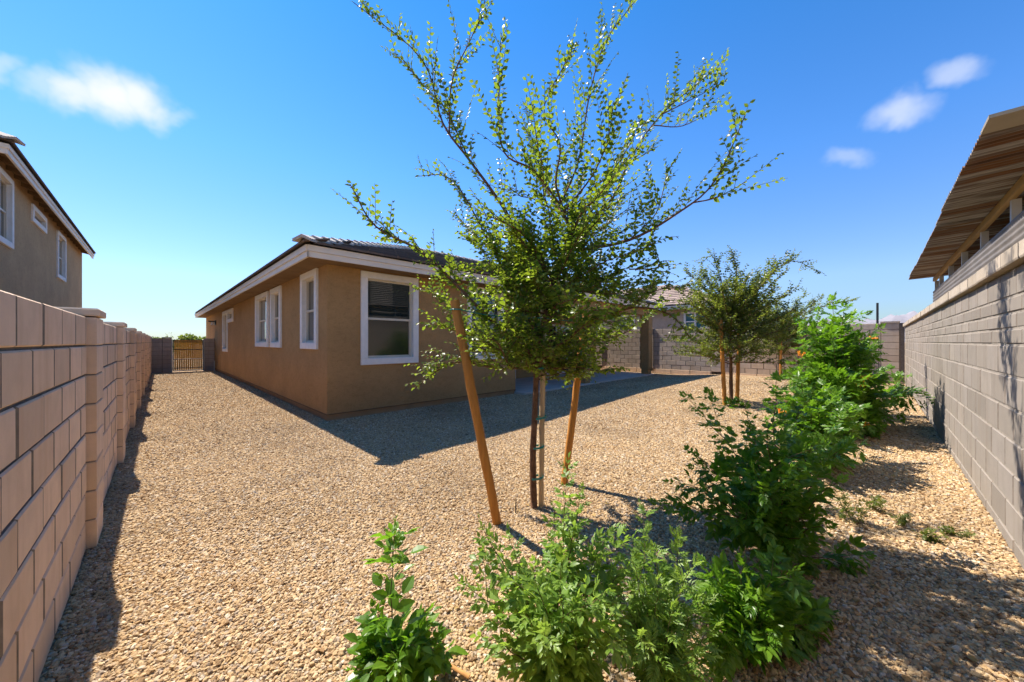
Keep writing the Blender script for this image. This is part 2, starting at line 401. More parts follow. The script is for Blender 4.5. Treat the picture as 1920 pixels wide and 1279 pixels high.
for k in range(4):
    ico = ng.nodes.new('GeometryNodeMeshIcoSphere'); ico.inputs['Radius'].default_value = 1.0; ico.inputs['Subdivisions'].default_value = 2
    pos = ng.nodes.new('GeometryNodeInputPosition'); ns = ng.nodes.new('ShaderNodeTexNoise'); ns.noise_dimensions = '4D'
    ns.inputs['W'].default_value = k * 7.3; ns.inputs['Scale'].default_value = 1.25; ns.inputs['Detail'].default_value = 1.0
    sb = ng.nodes.new('ShaderNodeVectorMath'); sb.operation = 'SUBTRACT'; sb.inputs[1].default_value = (.5, .5, .5)
    ml = ng.nodes.new('ShaderNodeVectorMath'); ml.operation = 'SCALE'; ml.inputs['Scale'].default_value = 1.5
    sp = ng.nodes.new('GeometryNodeSetPosition'); sm = ng.nodes.new('GeometryNodeSetMaterial'); sm.inputs['Material'].default_value = M['stone']
    g2 = ng.nodes.new('GeometryNodeGeometryToInstance')
    L = ng.links.new
    L(pos.outputs[0], ns.inputs['Vector']); L(ns.outputs['Color'], sb.inputs[0]); L(sb.outputs[0], ml.inputs[0]); L(ml.outputs[0], sp.inputs['Offset'])
    L(ico.outputs['Mesh'], sp.inputs['Geometry']); L(sp.outputs[0], sm.inputs[0]); L(sm.outputs[0], g2.inputs[0]); L(g2.outputs[0], jn.inputs[0])
iop = ng.nodes.new('GeometryNodeInstanceOnPoints'); iop.inputs['Pick Instance'].default_value = True
def named(nm, dt):
    n = ng.nodes.new('GeometryNodeInputNamedAttribute'); n.data_type = dt; n.inputs['Name'].default_value = nm
    return n.outputs['Attribute']
L(gi.outputs[0], iop.inputs['Points']); L(jn.outputs[0], iop.inputs['Instance'])
L(named('idx', 'INT'), iop.inputs['Instance Index']); L(named('scl', 'FLOAT_VECTOR'), iop.inputs['Scale'])
e2r = ng.nodes.new('FunctionNodeEulerToRotation'); L(named('rot', 'FLOAT_VECTOR'), e2r.inputs[0]); L(e2r.outputs[0], iop.inputs['Rotation'])
L(iop.outputs[0], go.inputs[0])
md = gravel.modifiers.new('stones', 'NODES'); md.node_group = ng

# mountain range on the horizon
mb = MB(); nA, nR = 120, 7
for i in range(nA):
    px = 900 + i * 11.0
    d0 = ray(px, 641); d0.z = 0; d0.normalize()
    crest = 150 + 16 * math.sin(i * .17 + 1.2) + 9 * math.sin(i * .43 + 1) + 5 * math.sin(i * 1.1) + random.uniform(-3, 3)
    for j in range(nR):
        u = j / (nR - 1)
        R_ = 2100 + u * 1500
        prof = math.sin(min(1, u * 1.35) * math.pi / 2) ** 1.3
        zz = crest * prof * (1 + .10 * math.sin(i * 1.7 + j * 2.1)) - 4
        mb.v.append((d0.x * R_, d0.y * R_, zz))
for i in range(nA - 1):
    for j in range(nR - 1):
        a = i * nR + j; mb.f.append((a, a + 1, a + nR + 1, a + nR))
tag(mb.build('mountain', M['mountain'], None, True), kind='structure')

# ------------------------------------------------------------------ block walls
block_cache = {}
def block_mesh(w, h, d, m):
    key = (round(w, 3), round(h, 3), round(d, 3), m.name)
    if key not in block_cache:
        b = .0065; mbk = MB(); vs_ = []
        for (x, k) in ((-d, 0), (-b, 0), (0, b)):
            vs_ += [(x, k, k), (x, w - k, k), (x, w - k, h - k), (x, k, h - k)]
        mbk.add(vs_, [(8, 9, 10, 11)] + [(i, (i + 1) % 4, 4 + (i + 1) % 4, 4 + i) for i in range(4)] + [(4 + i, 4 + (i + 1) % 4, 8 + (i + 1) % 4, 8 + i) for i in range(4)])
        me_ = bpy.data.meshes.new('block'); me_.from_pydata(mbk.v, [], mbk.f); me_.update(); me_.materials.append(m); me_.materials.append(M['mortar'])
        for i_ in (1, 2, 3, 4, 6, 8): me_.polygons[i_].material_index = 1
        block_cache[key] = me_
    return block_cache[key]
J = .012
def lay_wall(root, rows, u0, u1, bays, m, limit, rotz, origin, proud=0.0):
    """rows: (z0, z1, offset); bays: list of (a, b) runs along the wall that hold blocks. Local X is out of the wall, Y along it."""
    RM = Matrix.Rotation(rotz, 4, 'Z')
    L_ = []
    for (z0, z1, off) in rows:
        for (a, b) in bays:
            u = a + off - .406 if off > 0 else a
            while u < b - .03:
                s, e = max(u, a), min(u + .406, b)
                if e - s > .04: L_.append((s, e, z0, z1))
                u += .406
    def key(t):
        p = Vector(origin) + RM @ Vector((0, (t[0] + t[1]) / 2, (t[2] + t[3]) / 2))
        return dist(p) + (0 if in_frame(p) else 1000)
    L_.sort(key=key)
    rest = MB(); rv = []
    for i, (s, e, z0, z1) in enumerate(L_):
        w, h = round(e - s - J, 3), round(z1 - z0 - J, 3)
        jx = random.uniform(-.0022, .0022) + proud
        me_ = block_mesh(w, h, .06, m)
        if i < limit:
            o = obj('block', me_, None, root); o.location = (jx, s + J / 2, z0 + J / 2)
            o.rotation_euler = (0, random.uniform(-.002, .002), random.uniform(-.003, .003))
        else:
            n0 = len(rest.v)
            rest.add([(v.co.x + jx, v.co.y + s + J / 2, v.co.z + z0 + J / 2) for v in me_.vertices], [tuple(p.vertices) for p in me_.polygons])
            rv += [random.random()] * (len(rest.v) - n0)
    if rest.v:
        o = rest.build('blocks_far_along', m, root); o['kind'] = 'stuff'; o.data.materials.append(M['mortar'])
        o.data.polygons.foreach_set('material_index', [1 if i % 9 in (1, 2, 3, 4, 6, 8) else 0 for i in range(len(o.data.polygons))])
        a_ = o.data.attributes.new('rnd', 'FLOAT', 'POINT'); a_.data.foreach_set('value', rv)

# left wall, runs along +y, face to +x
H8 = .2032
root = thing('block_wall', 'long tan block wall with capped pilasters running to the wooden gate', 'wall', (WL, 0, 0))
root['kind'] = 'thing'
piers = [3.848 + 2.438 * k for k in range(0, 9)]
bays = []
edge = -.60
for p in piers:
    if p > edge: bays.append((edge, p)); edge = p + .385
bays.append((edge, 23.40))
rows = [(i * H8 + .007, (i + 1) * H8 + .007, (.34 if i % 2 else .16)) for i in range(8)]
lay_wall(root, rows, -.6, 23.4, bays, M['block_tan'], 215, 0, (WL, 0, 0))
MB().box((-.19, -.80, -.2), (-.014, 23.5, 1.615)).build('mortar_core', M['mortar'], root)
for p in piers:
    g = MB().box((-.24, p + .004, -.2), (.040, p + .381, 1.622)).build('pilaster', M['mortar'], root)
    for i in range(8):
        z0 = i * H8 + .007
        b = MB(); e = .004
        # a pilaster block: one solid chamfered unit wrapping the core
        x0, x1, y0, y1, za, zb = -.235, .047, p, p + .385, z0 + .004, z0 + H8 - .006
        b.v = [(x, y, z) for z, k in ((za, e), (za + e, 0), (zb - e, 0), (zb, e)) for x, y in ((x0 + k, y0 + k), (x1 - k, y0 + k), (x1 - k, y1 - k), (x0 + k, y1 - k))]
        b.f = [(3, 2, 1, 0), (12, 13, 14, 15)] + [(r * 4 + i_, r * 4 + (i_ + 1) % 4, r * 4 + 4 + (i_ + 1) % 4, r * 4 + 4 + i_) for r in range(3) for i_ in range(4)]
        b.build('block', M['block_tan'], g)
    b = MB(); x0, x1, y0, y1, za, zb, e = -.25, .062, p - .016, p + .400, 1.636, 1.690, .010
    b.v = [(x, y, z) for z, k in ((za, e * .4), (za + e, 0), (zb - e, 0), (zb, e)) for x, y in ((x0 + k, y0 + k), (x1 - k, y0 + k), (x1 - k, y1 - k), (x0 + k, y1 - k))]
    b.f = [(3, 2, 1, 0), (12, 13, 14, 15)] + [(r * 4 + i_, r * 4 + (i_ + 1) % 4, r * 4 + 4 + (i_ + 1) % 4, r * 4 + 4 + i_) for r in range(3) for i_ in range(4)]
    b.build('cap', M['block_tan'], g)

# right wall, runs along x, face to +y (local y = -x)
root = thing('block_wall', 'tall grey block wall with overhanging cap course beside the shrubs', 'wall', (0, WR, 0), rad(90))
root['kind'] = 'thing'
zt = [.015, .218, .421, .624, .828, 1.031, 1.234, 1.437, 1.539, 1.640, 1.742, 1.915]
rows = [(zt[i], zt[i + 1], (.203 if i % 2 else 0.0) + (.07 if i in (8, 10) else 0)) for i in range(len(zt) - 1)]
lay_wall(root, rows, -16.4, 1, [(-WF + .002, .35)], M['block_grey'], 260, rad(90), (0, WR, 0))
MB().box((-.19, -WF, -.2), (-.0055, .37, 1.913)).build('mortar_core', M['mortar_pale'], root)
capm = {}
for i in range(42):
    u = -WF + i * .406
    if u > .3: break
    w = .396
    if 'c' not in capm:
        b = MB(); e = .010
        b.v = [(x, y, z) for z, k in ((1.918, e * .4), (1.918 + e, 0), (2.018 - e, 0), (2.018, e)) for x, y in ((-.235 + k, k), (.045 - k, k), (.045 - k, w - k), (-.235 + k, w - k))]
        b.f = [(3, 2, 1, 0), (12, 13, 14, 15)] + [(r * 4 + i_, r * 4 + (i_ + 1) % 4, r * 4 + 4 + (i_ + 1) % 4, r * 4 + 4 + i_) for r in range(3) for i_ in range(4)]
        capm['c'] = bpy.data.meshes.new('cap_block'); capm['c'].from_pydata(b.v, [], b.f); capm['c'].update(); capm['c'].materials.append(M['cap'])
    o = obj('cap_block', capm['c'], None, root); o.location = (random.uniform(-.003, .003), u + .005, random.uniform(-.002, .002))

# far wall, face to -x (local y = -y)
root = thing('block_wall', 'brown block wall closing the far end behind the patio', 'wall', (WF, 0, 0), rad(180))
root['kind'] = 'thing'
rows = [(.215 + i * H8, .215 + (i + 1) * H8, .203 if i % 2 else 0.0) for i in range(9)]
pf = [-.28, 2.2, 4.66, 7.5, 10.2]                    # pilasters (world y)
bays = []; edge = -13.0
for p in sorted(-q for q in pf):
    bays.append((edge, p - .20)); edge = p + .20
bays.append((edge, .58))
bays = [(a, b) for a, b in bays if b - a > .1]
lay_wall(root, rows, -13, .6, bays, M['block_far'], 250, rad(180), (WF, 0, 0))
MB().box((-.19, -13, -.2), (-.006, .59, 2.04)).build('mortar_core', M['mortar'], root)
for k in range(-34, 2):
    if k * .406 + .39 > .59: break
    o = obj('footing_block', block_mesh(.80 if k % 2 == 0 else .80, .20, .06, M['block_tan']), None, root) if k % 2 == 0 else None
    if o: o.location = (.022, k * .406, .012)
for p in pf:
    g = MB().box((-.1, -p - .19, .1), (.022, -p + .19, 2.06)).build('pilaster', M['mortar'], root)
    for i in range(9):
        o = obj('block', block_mesh(.392, H8 - J, .08, M['block_far']), None, g); o.location = (.035, -p - .196, .22 + i * H8)
    MB().box((-.16, -p - .215, 2.046), (.06, -p + .215, 2.10)).build('cap', M['block_far'], g)

# gate wall stubs across the side yard
YG = 23.5
def stub(label, x0, x1, top, split=None):
    r_ = thing('gate_wall', label, 'wall', (0, YG, 0), rad(-90))   # local x out of the wall towards -y, local y along +x
    r_['kind'] = 'thing'
    MB().box((-.15, x0 + .004, -.1), (-.006, x1 - .004, top - .005)).build('mortar_core', M['mortar'], r_)
    n = int(round(top / H8))
    for i in range(n):
        segs = [(x0, x1)] if not split else [(x0, split), (split, x1)]
        for k, (a, b) in enumerate(segs):
            o = obj('block', block_mesh(round(b - a - .012, 3), H8 - J, .06, M['block_brown']), None, r_)
            o.location = (.03 if (split and k == 1) else 0, a + .006, i * H8 + .005)
    if split: MB().box((-.17, split - .02, n * H8), (.06, x1 + .01, n * H8 + .05)).build('cap', M['block_brown'], r_)
    return r_
stub('short brown block wall between the tan wall and the gate', WL + .01, .345, 1.626, .02)
stub('narrow brown block pier between the gate and the house', 1.50, 1.925, 1.626)

# wooden gate
gate = thing('wooden_gate', 'orange wooden board gate in a black metal frame', 'gate', (0, YG - .03, 0))
g0, g1 = .40, 1.47
fr = MB()
for x in (g0, g1): fr.bar((x, 0, .04), (x, 0, 1.56), .04, .04, (0, 1, 0))
for z in (.06, 1.54): fr.bar((g0, 0, z), (g1, 0, z), .04, .04)
fr.build('frame', M['black_metal'], gate)
for z in (1.45, 1.08, .62, .20): MB().bar((g0 + .02, -.034, z), (g1 - .02, -.034, z), .012, .028).build('rail', M['black_metal'], gate)
nb = 13; wdt = (g1 - g0 - .05) / nb
for k in range(nb):
    x = g0 + .025 + (k + .5) * wdt
    MB().box((x - wdt / 2 + .002, -.022, .64), (x + wdt / 2 - .002, -.002, 1.52)).build('board', M['gate_wood'], gate)
    MB().box((x - wdt / 2 + .005, -.024, .09), (x + wdt / 2 - .005, -.004, .632)).build('board', M['gate_wood'], gate)
for x in (g0 - .045, g1 + .035): MB().tube([(x, .02, -.05), (x, .02, 1.58)], [.022, .022], 8).build('post', M['grey_metal'], gate)

# ------------------------------------------------------------------ house
def wall_panel(mbk, axis, pos, u0, u1, z0, z1, holes, depth, sign):
    """outer skin with openings and their reveals; axis 'x': wall in plane x=pos along y; 'y': plane y=pos along x. sign = outward side."""
    us = sorted({u0, u1, *[h[0] for h in holes], *[h[1] for h in holes]}); zs = sorted({z0, z1, *[h[2] for h in holes], *[h[3] for h in holes]})
    def P3(u, z, d=0.0):
        q = pos - sign * d
        return (q, u, z) if axis == 'x' else (u, q, z)
    for a, b in zip(us, us[1:]):
        for c, d in zip(zs, zs[1:]):
            um, zm = (a + b) / 2, (c + d) / 2
            if any(h[0] < um < h[1] and h[2] < zm < h[3] for h in holes): continue
            mbk.add([P3(a, c), P3(b, c), P3(b, d), P3(a, d)], [(0, 1, 2, 3)])
    for (a, b, c, d) in holes:
        for (p, q) in (((a, c), (b, c)), ((b, c), (b, d)), ((b, d), (a, d)), ((a, d), (a, c))):
            mbk.add([P3(*p), P3(*q), P3(*q, depth), P3(*p, depth)], [(0, 1, 2, 3)])
def window(parent, axis, pos, sign, u0, u1, z0, z1, trim=.13, sash=True, deep=.07, glass='glass', lower='screen', tm='trim'):
    """trim surround standing proud, recessed vinyl frame, panes"""
    def bx(m_, ua, ub, za, zb, d0, d1):
        q0, q1 = sorted((pos + sign * d0, pos + sign * d1))
        if axis == 'x': m_.box((q0, ua, za), (q1, ub, zb))
        else: m_.box((ua, q0, za), (ub, q1, zb))
    w = MB(); pr = .045
    bx(w, u0, u1, z1 - trim, z1, -.05, pr); bx(w, u0, u1, z0, z0 + trim, -.05, pr)
    bx(w, u0, u0 + trim, z0 + trim, z1 - trim, -.05, pr); bx(w, u1 - trim, u1, z0 + trim, z1 - trim, -.05, pr)
    win = w.build('window', M[tm], parent)
    bev = win.modifiers.new('soft_edges', 'BEVEL'); bev.width = .008; bev.segments = 2; bev.limit_method = 'ANGLE'
    a, b, c, d = u0 + trim, u1 - trim, z0 + trim, z1 - trim; f = .035
    w = MB()
    bx(w, a - .01, a + f, c, d, -deep - .03, -deep + .03); bx(w, b - f, b + .01, c, d, -deep - .03, -deep + .03)
    bx(w, a + f, b - f, c - .01, c + f, -deep - .03, -deep + .032); bx(w, a + f, b - f, d - f, d + .01, -deep - .03, -deep + .028)
    mid = (c + d) / 2
    if sash: bx(w, a + f, b - f, mid - .022, mid + .022, -deep - .02, -deep + .026)
    w.build('frame', M['vinyl'], win)
    if sash:
        w = MB(); bx(w, a + f, b - f, mid + .022, d - f, -deep - .03, -deep - .012); w.build('pane', M[glass], win)
        w = MB(); bx(w, a + f, b - f, c + f, mid - .022, -deep - .026, -deep - .004); w.build('pane', M[lower], win)
        w = MB(); e = .012
        for (p, q, r_, s_) in ((a + f, a + f + e, c + f, mid - .022), (b - f - e, b - f, c + f, mid - .022), (a + f + e, b - f - e, c + f, c + f + e)):
            bx(w, p, q, r_, s_, -deep - .004, -deep + .008)
        w.build('screen_frame', M['vinyl'], win)
    else:
        w = MB(); bx(w, a + f, b - f, c + f, d - f, -deep - .03, -deep - .012); w.build('pane', M[glass], win)
    return win
def hole(u0, u1, z0, z1, t=.13): return (u0 + t - .03, u1 - t + .03, z0 + t - .03, z1 - t + .03)

house = thing('stucco_house', 'single storey brown stucco house with white window surrounds and dark tile roof', 'house', HO, HR)
XE, YN, YB = 13.2, 20.6, 2.5           # east end, north end, back of the patio recess
XP = 4.93                              # where the patio recess starts
ZT = 2.98
wins_w = [(.48, 1.53, 1.31, 2.87), (3.21, 4.28, 1.31, 2.84), (4.57, 6.22, 1.31, 2.84)]
wm = MB()
wall_panel(wm, 'x', 0, 0, YN, .13, ZT, [hole(*w) for w in wins_w] + [(12.12, 13.28, 1.13, 2.68), (10.72, 12.0, 2.37, 2.68)], .11, -1)
wins_s = [(.61, 1.86, 1.0, 2.84), (3.22, 4.47, 1.0, 2.84)]
wall_panel(wm, 'y', 0, 0, XP, .13, ZT, [hole(*w) for w in wins_s], .11, -1)
wall_panel(wm, 'x', XP, 0, YB, .06, ZT, [], .1, 1)
doors = [(5.6, 7.5, .06, 2.2), (9.3, 11.2, .06, 2.2)]
wall_panel(wm, 'y', YB, XP, XE, .06, ZT, [(a + .04, b - .04, c, d - .04) for a, b, c, d in doors], .1, -1)
wall_panel(wm, 'x', XE, YB, 9.0, -.1, ZT, [], .1, 1)
wall_panel(wm, 'y', YN, 0, 9.0, -.1, ZT, [], .1, 1)
wm.build('wall', M['stucco'], house)
pl = MB(); pl.box((.022, .022, -.15), (XP - .02, .30, .129)).box((.022, .30, -.15), (.30, YN, .129)); pl.build('footing', M['plinth'], house)
for w in wins_w: window(house, 'x', 0, -1, *w)
for w in wins_s: window(house, 'y', 0, -1, *w)
MB().box((-.012, -.012, .112), (XP, .012, .131)).box((-.012, .0125, .112), (.012, YN, .131)).build('weep_screed', M['soffit'], house)
# two-height window near the gate
window(house, 'x', 0, -1, 12.03, 13.40, 1.03, 2.78, .13)
window(house, 'x', 0, -1, 10.60, 12.03, 2.25, 2.78, .13, False)
# patio doors
for a, b, c, d in doors:
    dr = MB()
    for (p, q, r_, s_) in ((a, a + .08, c, d), (b - .08, b, c, d), (a + .08, b - .08, d - .08, d), (a + .08, b - .08, c, c + .10), ((a + b) / 2 - .04, (a + b) / 2 + .04, c + .10, d - .08)):
        dr.box((p, YB - .02, r_), (q, YB + .07, s_))
    dd = dr.build('patio_door', M['trim'], house)
    for p, q in ((a + .08, (a + b) / 2 - .04), ((a + b) / 2 + .04, b - .08)): MB().box((p, YB + .03, c + .10), (q, YB + .05, d - .08)).build('pane', M['glass'], dd)
# soffit, fascia
OV = .43
sf = MB(); sf.box((-OV + .02, -OV + .02, 2.872), (XE + OV - .02, YB + .05, 2.90)); sf.box((-OV + .02, YB + .05, 2.872), (.05, YN + .4, 2.90))
sfo = sf.build('soffit', M['soffit'], house)
for k in range(9):
    MB().box((-OV + .03, 1.1 + k * 2.2, 2.866), (-.01, 1.1 + k * 2.2 + .35, 2.8715)).build('soffit_vent', M['soffit'], sfo)
def fascia(p, q, nrm):
    p, q, nrm = Vector(p), Vector(q), Vector(nrm)
    lo = MB().bar(p + Vector((0, 0, 2.912)), q + Vector((0, 0, 2.912)), .035, .094, nrm.cross(q - p).normalized() if False else (0, 0, 1)).build('fascia_board', M['fascia'], house)
    hi = MB().bar(p + nrm * .018 + Vector((0, 0, 3.012)), q + nrm * .018 + Vector((0, 0, 3.012)), .045, .10).build('fascia_board', M['fascia'], house)
fascia((-OV, -OV - .0175, 0), (-OV, YN + .43, 0), (-1, 0, 0))
fascia((-OV - .0175, -OV, 0), (XE + OV + .0175, -OV, 0), (0, -1, 0))
fascia((XE + OV, -OV - .0175, 0), (XE + OV, 9.4, 0), (1, 0, 0))
# roof deck
PT = .335; E0 = -.50; ZE = 3.075; YR = E0 + 5.06; ZR = ZE + 5.06 * PT; XE2 = XE + .5
dk = MB()
dk.add([(E0, E0, ZE), (XE2, E0, ZE), (XE2 - 5.06, YR, ZR), (YR, YR, ZR)], [(0, 1, 2, 3)])
dk.add([(E0, E0, ZE), (YR, YR, ZR), (YR, YN - 4.5, ZR), (E0, YN + .5, ZE)], [(0, 1, 2, 3)])
dk.add([(XE2, E0, ZE), (XE2, 9.62, ZE), (XE2 - 5.06, YR, ZR)], [(0, 1, 2)])
dk.add([(YR, YR, ZR), (XE2 - 5.06, YR, ZR), (XE2, 9.62, ZE), (9.62, 9.62, ZE)], [(0, 1, 2, 3)])
dk.add([(YR, YR, ZR), (9.62, 9.62, ZE), (9.62, YN + .5, ZE), (YR, YN - 4.5, ZR)], [(0, 1, 2, 3)])
dk.add([(E0, YN + .5, ZE), (YR, YN - 4.5, ZR), (9.62, YN + .5, ZE)], [(0, 1, 2)])
roof = dk.build('roof', M['deck'], house)
# tiles: shared meshes
def tile_mesh(w, l, th):
    b = MB(); r = .006
    b.v = [(-w/2, 0, 0), (w/2, 0, 0), (w/2, l, 0), (-w/2, l, 0), (-w/2, r, th), (w/2, r, th), (w/2, l, th * .7), (-w/2, l, th * .7)]
    b.f = [(0, 3, 2, 1), (4, 5, 6, 7), (0, 1, 5, 4), (1, 2, 6, 5), (2, 3, 7, 6), (3, 0, 4, 7)]
    m_ = bpy.data.meshes.new('roof_tile'); m_.from_pydata(b.v, [], b.f); m_.update(); m_.materials.append(M['tile']); return m_
TW = .30; tme = tile_mesh(TW - .006, .42, .034)
TS = .335; tl = []
pitch = math.atan(PT)
for k in range(15):
    yk = E0 - .03 + k * TS * math.cos(pitch); zk = ZE + (yk - E0) * PT + .012
    inset = max(0, yk - E0) + .05
    n = int((XE2 - E0) / TW) + 2
    for i in range(n):
        x = E0 - .02 + (i + .5 * (k % 2)) * TW
        if x - .10 < E0 + inset or x + .10 > XE2 - inset: continue
        tl.append(Matrix.Translation((x + random.uniform(-.003, .003), yk + random.uniform(-.006, .006), zk)) @ Matrix.Rotation(pitch - .055 + random.uniform(-.006, .006), 4, 'X'))
HM = Matrix.Translation(HO) @ Matrix.Rotation(HR, 4, 'Z')
def place(mats, me_, name, parent, limit, rest_name, HM_=HM):
    mats = sorted(mats, key=lambda m_: dist((HM_ @ m_).translation) + (0 if in_frame((HM_ @ m_).translation) else 1000))
    for m_ in mats[:limit]:
        o = obj(name, me_, None, parent); o.matrix_basis = m_
    if len(mats) > limit:
        r_ = MB(); rv = []
        vv = [v.co.copy() for v in me_.vertices]; ff = [tuple(p.vertices) for p in me_.polygons]
        for m_ in mats[limit:]:
            r_.add([m_ @ v for v in vv], ff); rv += [random.random()] * len(vv)
        o = r_.build(rest_name, me_.materials[0], parent); o['kind'] = 'stuff'
        a_ = o.data.attributes.new('rnd', 'FLOAT', 'POINT'); a_.data.foreach_set('value', rv)
place(tl, tme, 'roof_tile', roof, 290, 'roof_tiles_far_along')
# first courses of the long west slope (only their butt ends show from the yard)
tw = []
for k in range(4):
    xk = E0 - .03 + k * TS * math.cos(pitch); zk = ZE + (xk - E0) * PT + .012
    for i in range(int(YN / TW)):
        y = E0 + .1 + k * .33 + (i + .5 * (k % 2)) * TW
        tw.append(Matrix.Translation((xk, y, zk)) @ Matrix.Rotation(rad(-90), 4, 'Z') @ Matrix.Rotation(pitch - .055, 4, 'X'))
place(tw, tme, 'roof_tile', roof, 0, 'roof_tiles_west_slope')
# hip and ridge caps: folded tiles
def cap_mesh():
    b = MB(); w, l, th, dr = .155, .43, .040, .070
    for y0, s in ((0, 1.0), (l, .86)):
        b.v += [(-w * s, y0, -dr * s), (0, y0, 0.0), (w * s, y0, -dr * s), (w * s, y0, -dr * s + th * 1.1), (0, y0, th * 1.25), (-w * s, y0, -dr * s + th * 1.1)]
    b.f = [(0, 1, 4, 5), (1, 2, 3, 4), (11, 10, 7, 6), (10, 9, 8, 7), (5, 4, 10, 11), (4, 3, 9, 10), (0, 5, 11, 6), (2, 8, 9, 3), (1, 0, 6, 7), (2, 1, 7, 8)]
    m_ = bpy.data.meshes.new('hip_tile'); m_.from_pydata(b.v, [], b.f); m_.update(); m_.materials.append(M['hip']); return m_
cme = cap_mesh()
def cap_line(p, q, start=0.0, name='hip_tile'):
    p, q = Vector(p), Vector(q); d = q - p; n = int(d.length / .335); d.normalize()
    sd = d.cross(Vector((0, 0, 1))).normalized(); up = sd.cross(d)
    for i in range(n):
        o = obj(name, cme, None, roof)
        Mx = Matrix((sd, d, up)).transposed().to_4x4(); Mx.translation = p + d * (start + i * .335) + Vector((0, 0, .075))
        o.matrix_basis = Mx @ Matrix.Rotation(-.10, 4, 'X')
cap_line((E0 - .06, E0 - .06, ZE - .01), (YR, YR, ZR))
cap_line((XE2 + .06, E0 - .06, ZE - .01), (XE2 - 5.06, YR, ZR))
cap_line((YR, YR, ZR), (XE2 - 5.06, YR, ZR), 0, 'ridge_tile')
# patio: beam, columns, slab
MB().box((XP, -.28, 2.60), (XE + .03, .06, 2.871)).build('patio_beam', M['stucco'], house)
for x0 in (7.95, 12.83):
    c_ = MB().box((x0, -.32, .28), (x0 + .38, .06, 2.60)).build('patio_column', M['stucco'], house)
    MB().box((x0 + .035, -.285, .04), (x0 + .345, .025, .28)).build('column_base', M['stucco'], c_)
sl = MB().box((XP - .01, -.36, -.10), (XE + .15, YB, .055)).build('patio_slab', M['concrete'], house)
bv = sl.modifiers.new('edge', 'BEVEL'); bv.width = .01; bv.segments = 2
# wall lantern by the gate
lm = MB().box((-.05, 15.9, 2.30), (-.0, 16.06, 2.52)).build('wall_light', M['black_metal'], house)
MB().box((-.30, 15.93, 2.43), (-.05, 16.03, 2.50)).build('light_arm', M['black_metal'], lm)
MB().tube([(-.14, 15.98, 2.30), (-.14, 15.98, 2.44)], [.06, .05], 10).build('light_glass', M['lamp_glass'], lm)
MB().tube([(.0 - .03, 16.3, .0), (-.03, 16.3, .5)], [.025, .025], 8).build('hose_bib_pipe', M['white_metal'], house)

# ------------------------------------------------------------------ two-storey house behind the left wall
nh = thing('two_storey_house', 'tall grey brown stucco house rising behind the tan wall', 'house', (-2.55, 13.2, 0))
LN = 11.8
wA, wB, wC = (-.3, 1.19, 3.65, 5.28), (2.98, 4.64, 4.76, 5.24), (6.3, 7.75, 3.65, 5.26)
wA = (.02, 1.19, 3.65, 5.28)
wm = MB(); wall_panel(wm, 'x', 0, -.45, LN, -.1, 5.56, [hole(*w) for w in (wA, wB, wC)], .11, 1)
wm.add([(0, -.45, -.1), (-9, -.45, -.1), (-9, -.45, 5.56), (0, -.45, 5.56)], [(0, 1, 2, 3)]); wm.add([(0, LN, -.1), (-9, LN, -.1), (-9, LN, 5.56), (0, LN, 5.56)], [(0, 1, 2, 3)])
wm.build('wall', M['stucco_grey'], nh)
window(nh, 'x', 0, 1, *wA, .13); window(nh, 'x', 0, 1, *wB, .13, False); window(nh, 'x', 0, 1, *wC, .13)
ex, ey0, ey1 = .30, -.75, LN + .42
rf = MB()
rf.add([(ex + .05, ey0 - .05, 5.52), (ex + .05, ey1 + .05, 5.52), (-4.4, ey1 - 4.6, 7.1), (-4.4, ey0 + 4.6, 7.1)], [(0, 1, 2, 3)])
rf.add([(ex + .05, ey0 - .05, 5.52), (-4.4, ey0 + 4.6, 7.1), (-9.1, ey0 - .05, 5.52)], [(0, 1, 2)])
rf.add([(ex + .05, ey1 + .05, 5.52), (-4.4, ey1 - 4.6, 7.1), (-9.1, ey1 + .05, 5.52)], [(0, 1, 2)])
rfo = rf.build('roof', M['deck'], nh)
MB().box((ex - .04, ey0, 5.30), (ex, ey1, 5.41)).build('fascia_board', M['fascia'], nh)
MB().box((ex - .05, ey0 - .02, 5.413), (ex + .022, ey1 + .02, 5.50)).build('fascia_board', M['fascia'], nh)
MB().box((-9, ey0, 5.30), (ex - .042, ey0 + .04, 5.41)).build('fascia_board', M['fascia'], nh)
MB().box((-9, ey0 - .022, 5.413), (ex - .052, ey0 + .05, 5.50)).build('fascia_board', M['fascia'], nh)
for i in range(20):
    y = ey0 + .3 + i * .62
    if y < LN + .2: MB().bar((ex - .045, y, 5.385), (-.02, y, 5.475), .045, .10).build('rafter', M['soffit'], nh)
MB().add([(ex - .05, ey0 + .05, 5.45), (ex - .05, ey1, 5.45), (-.3, ey1, 5.57), (-.3, ey0 + .05, 5.57)], [(0, 1, 2, 3)]).build('soffit', M['soffit'], nh)
MB().box((-8.9, ey0 + .05, 5.44), (-.31, -.40, 5.47)).build('soffit', M['soffit'], nh)
HM2 = Matrix.Translation((-2.55, 13.2, 0)); tw = []
p2 = math.atan(1.58 / 4.75)
for k in range(3):
    for i in range(int((ey1 - ey0) / TW)):
        y = ey0 + .1 + k * .3 + (i + .5 * (k % 2)) * TW
        tw.append(Matrix.Translation((ex + .08 - k * .315, y, 5.53 + k * .315 * .333)) @ Matrix.Rotation(rad(90), 4, 'Z') @ Matrix.Rotation(p2 - .05, 4, 'X'))
place(tw, tme, 'roof_tile', rfo, 60, 'roof_tiles_far_along', HM2)
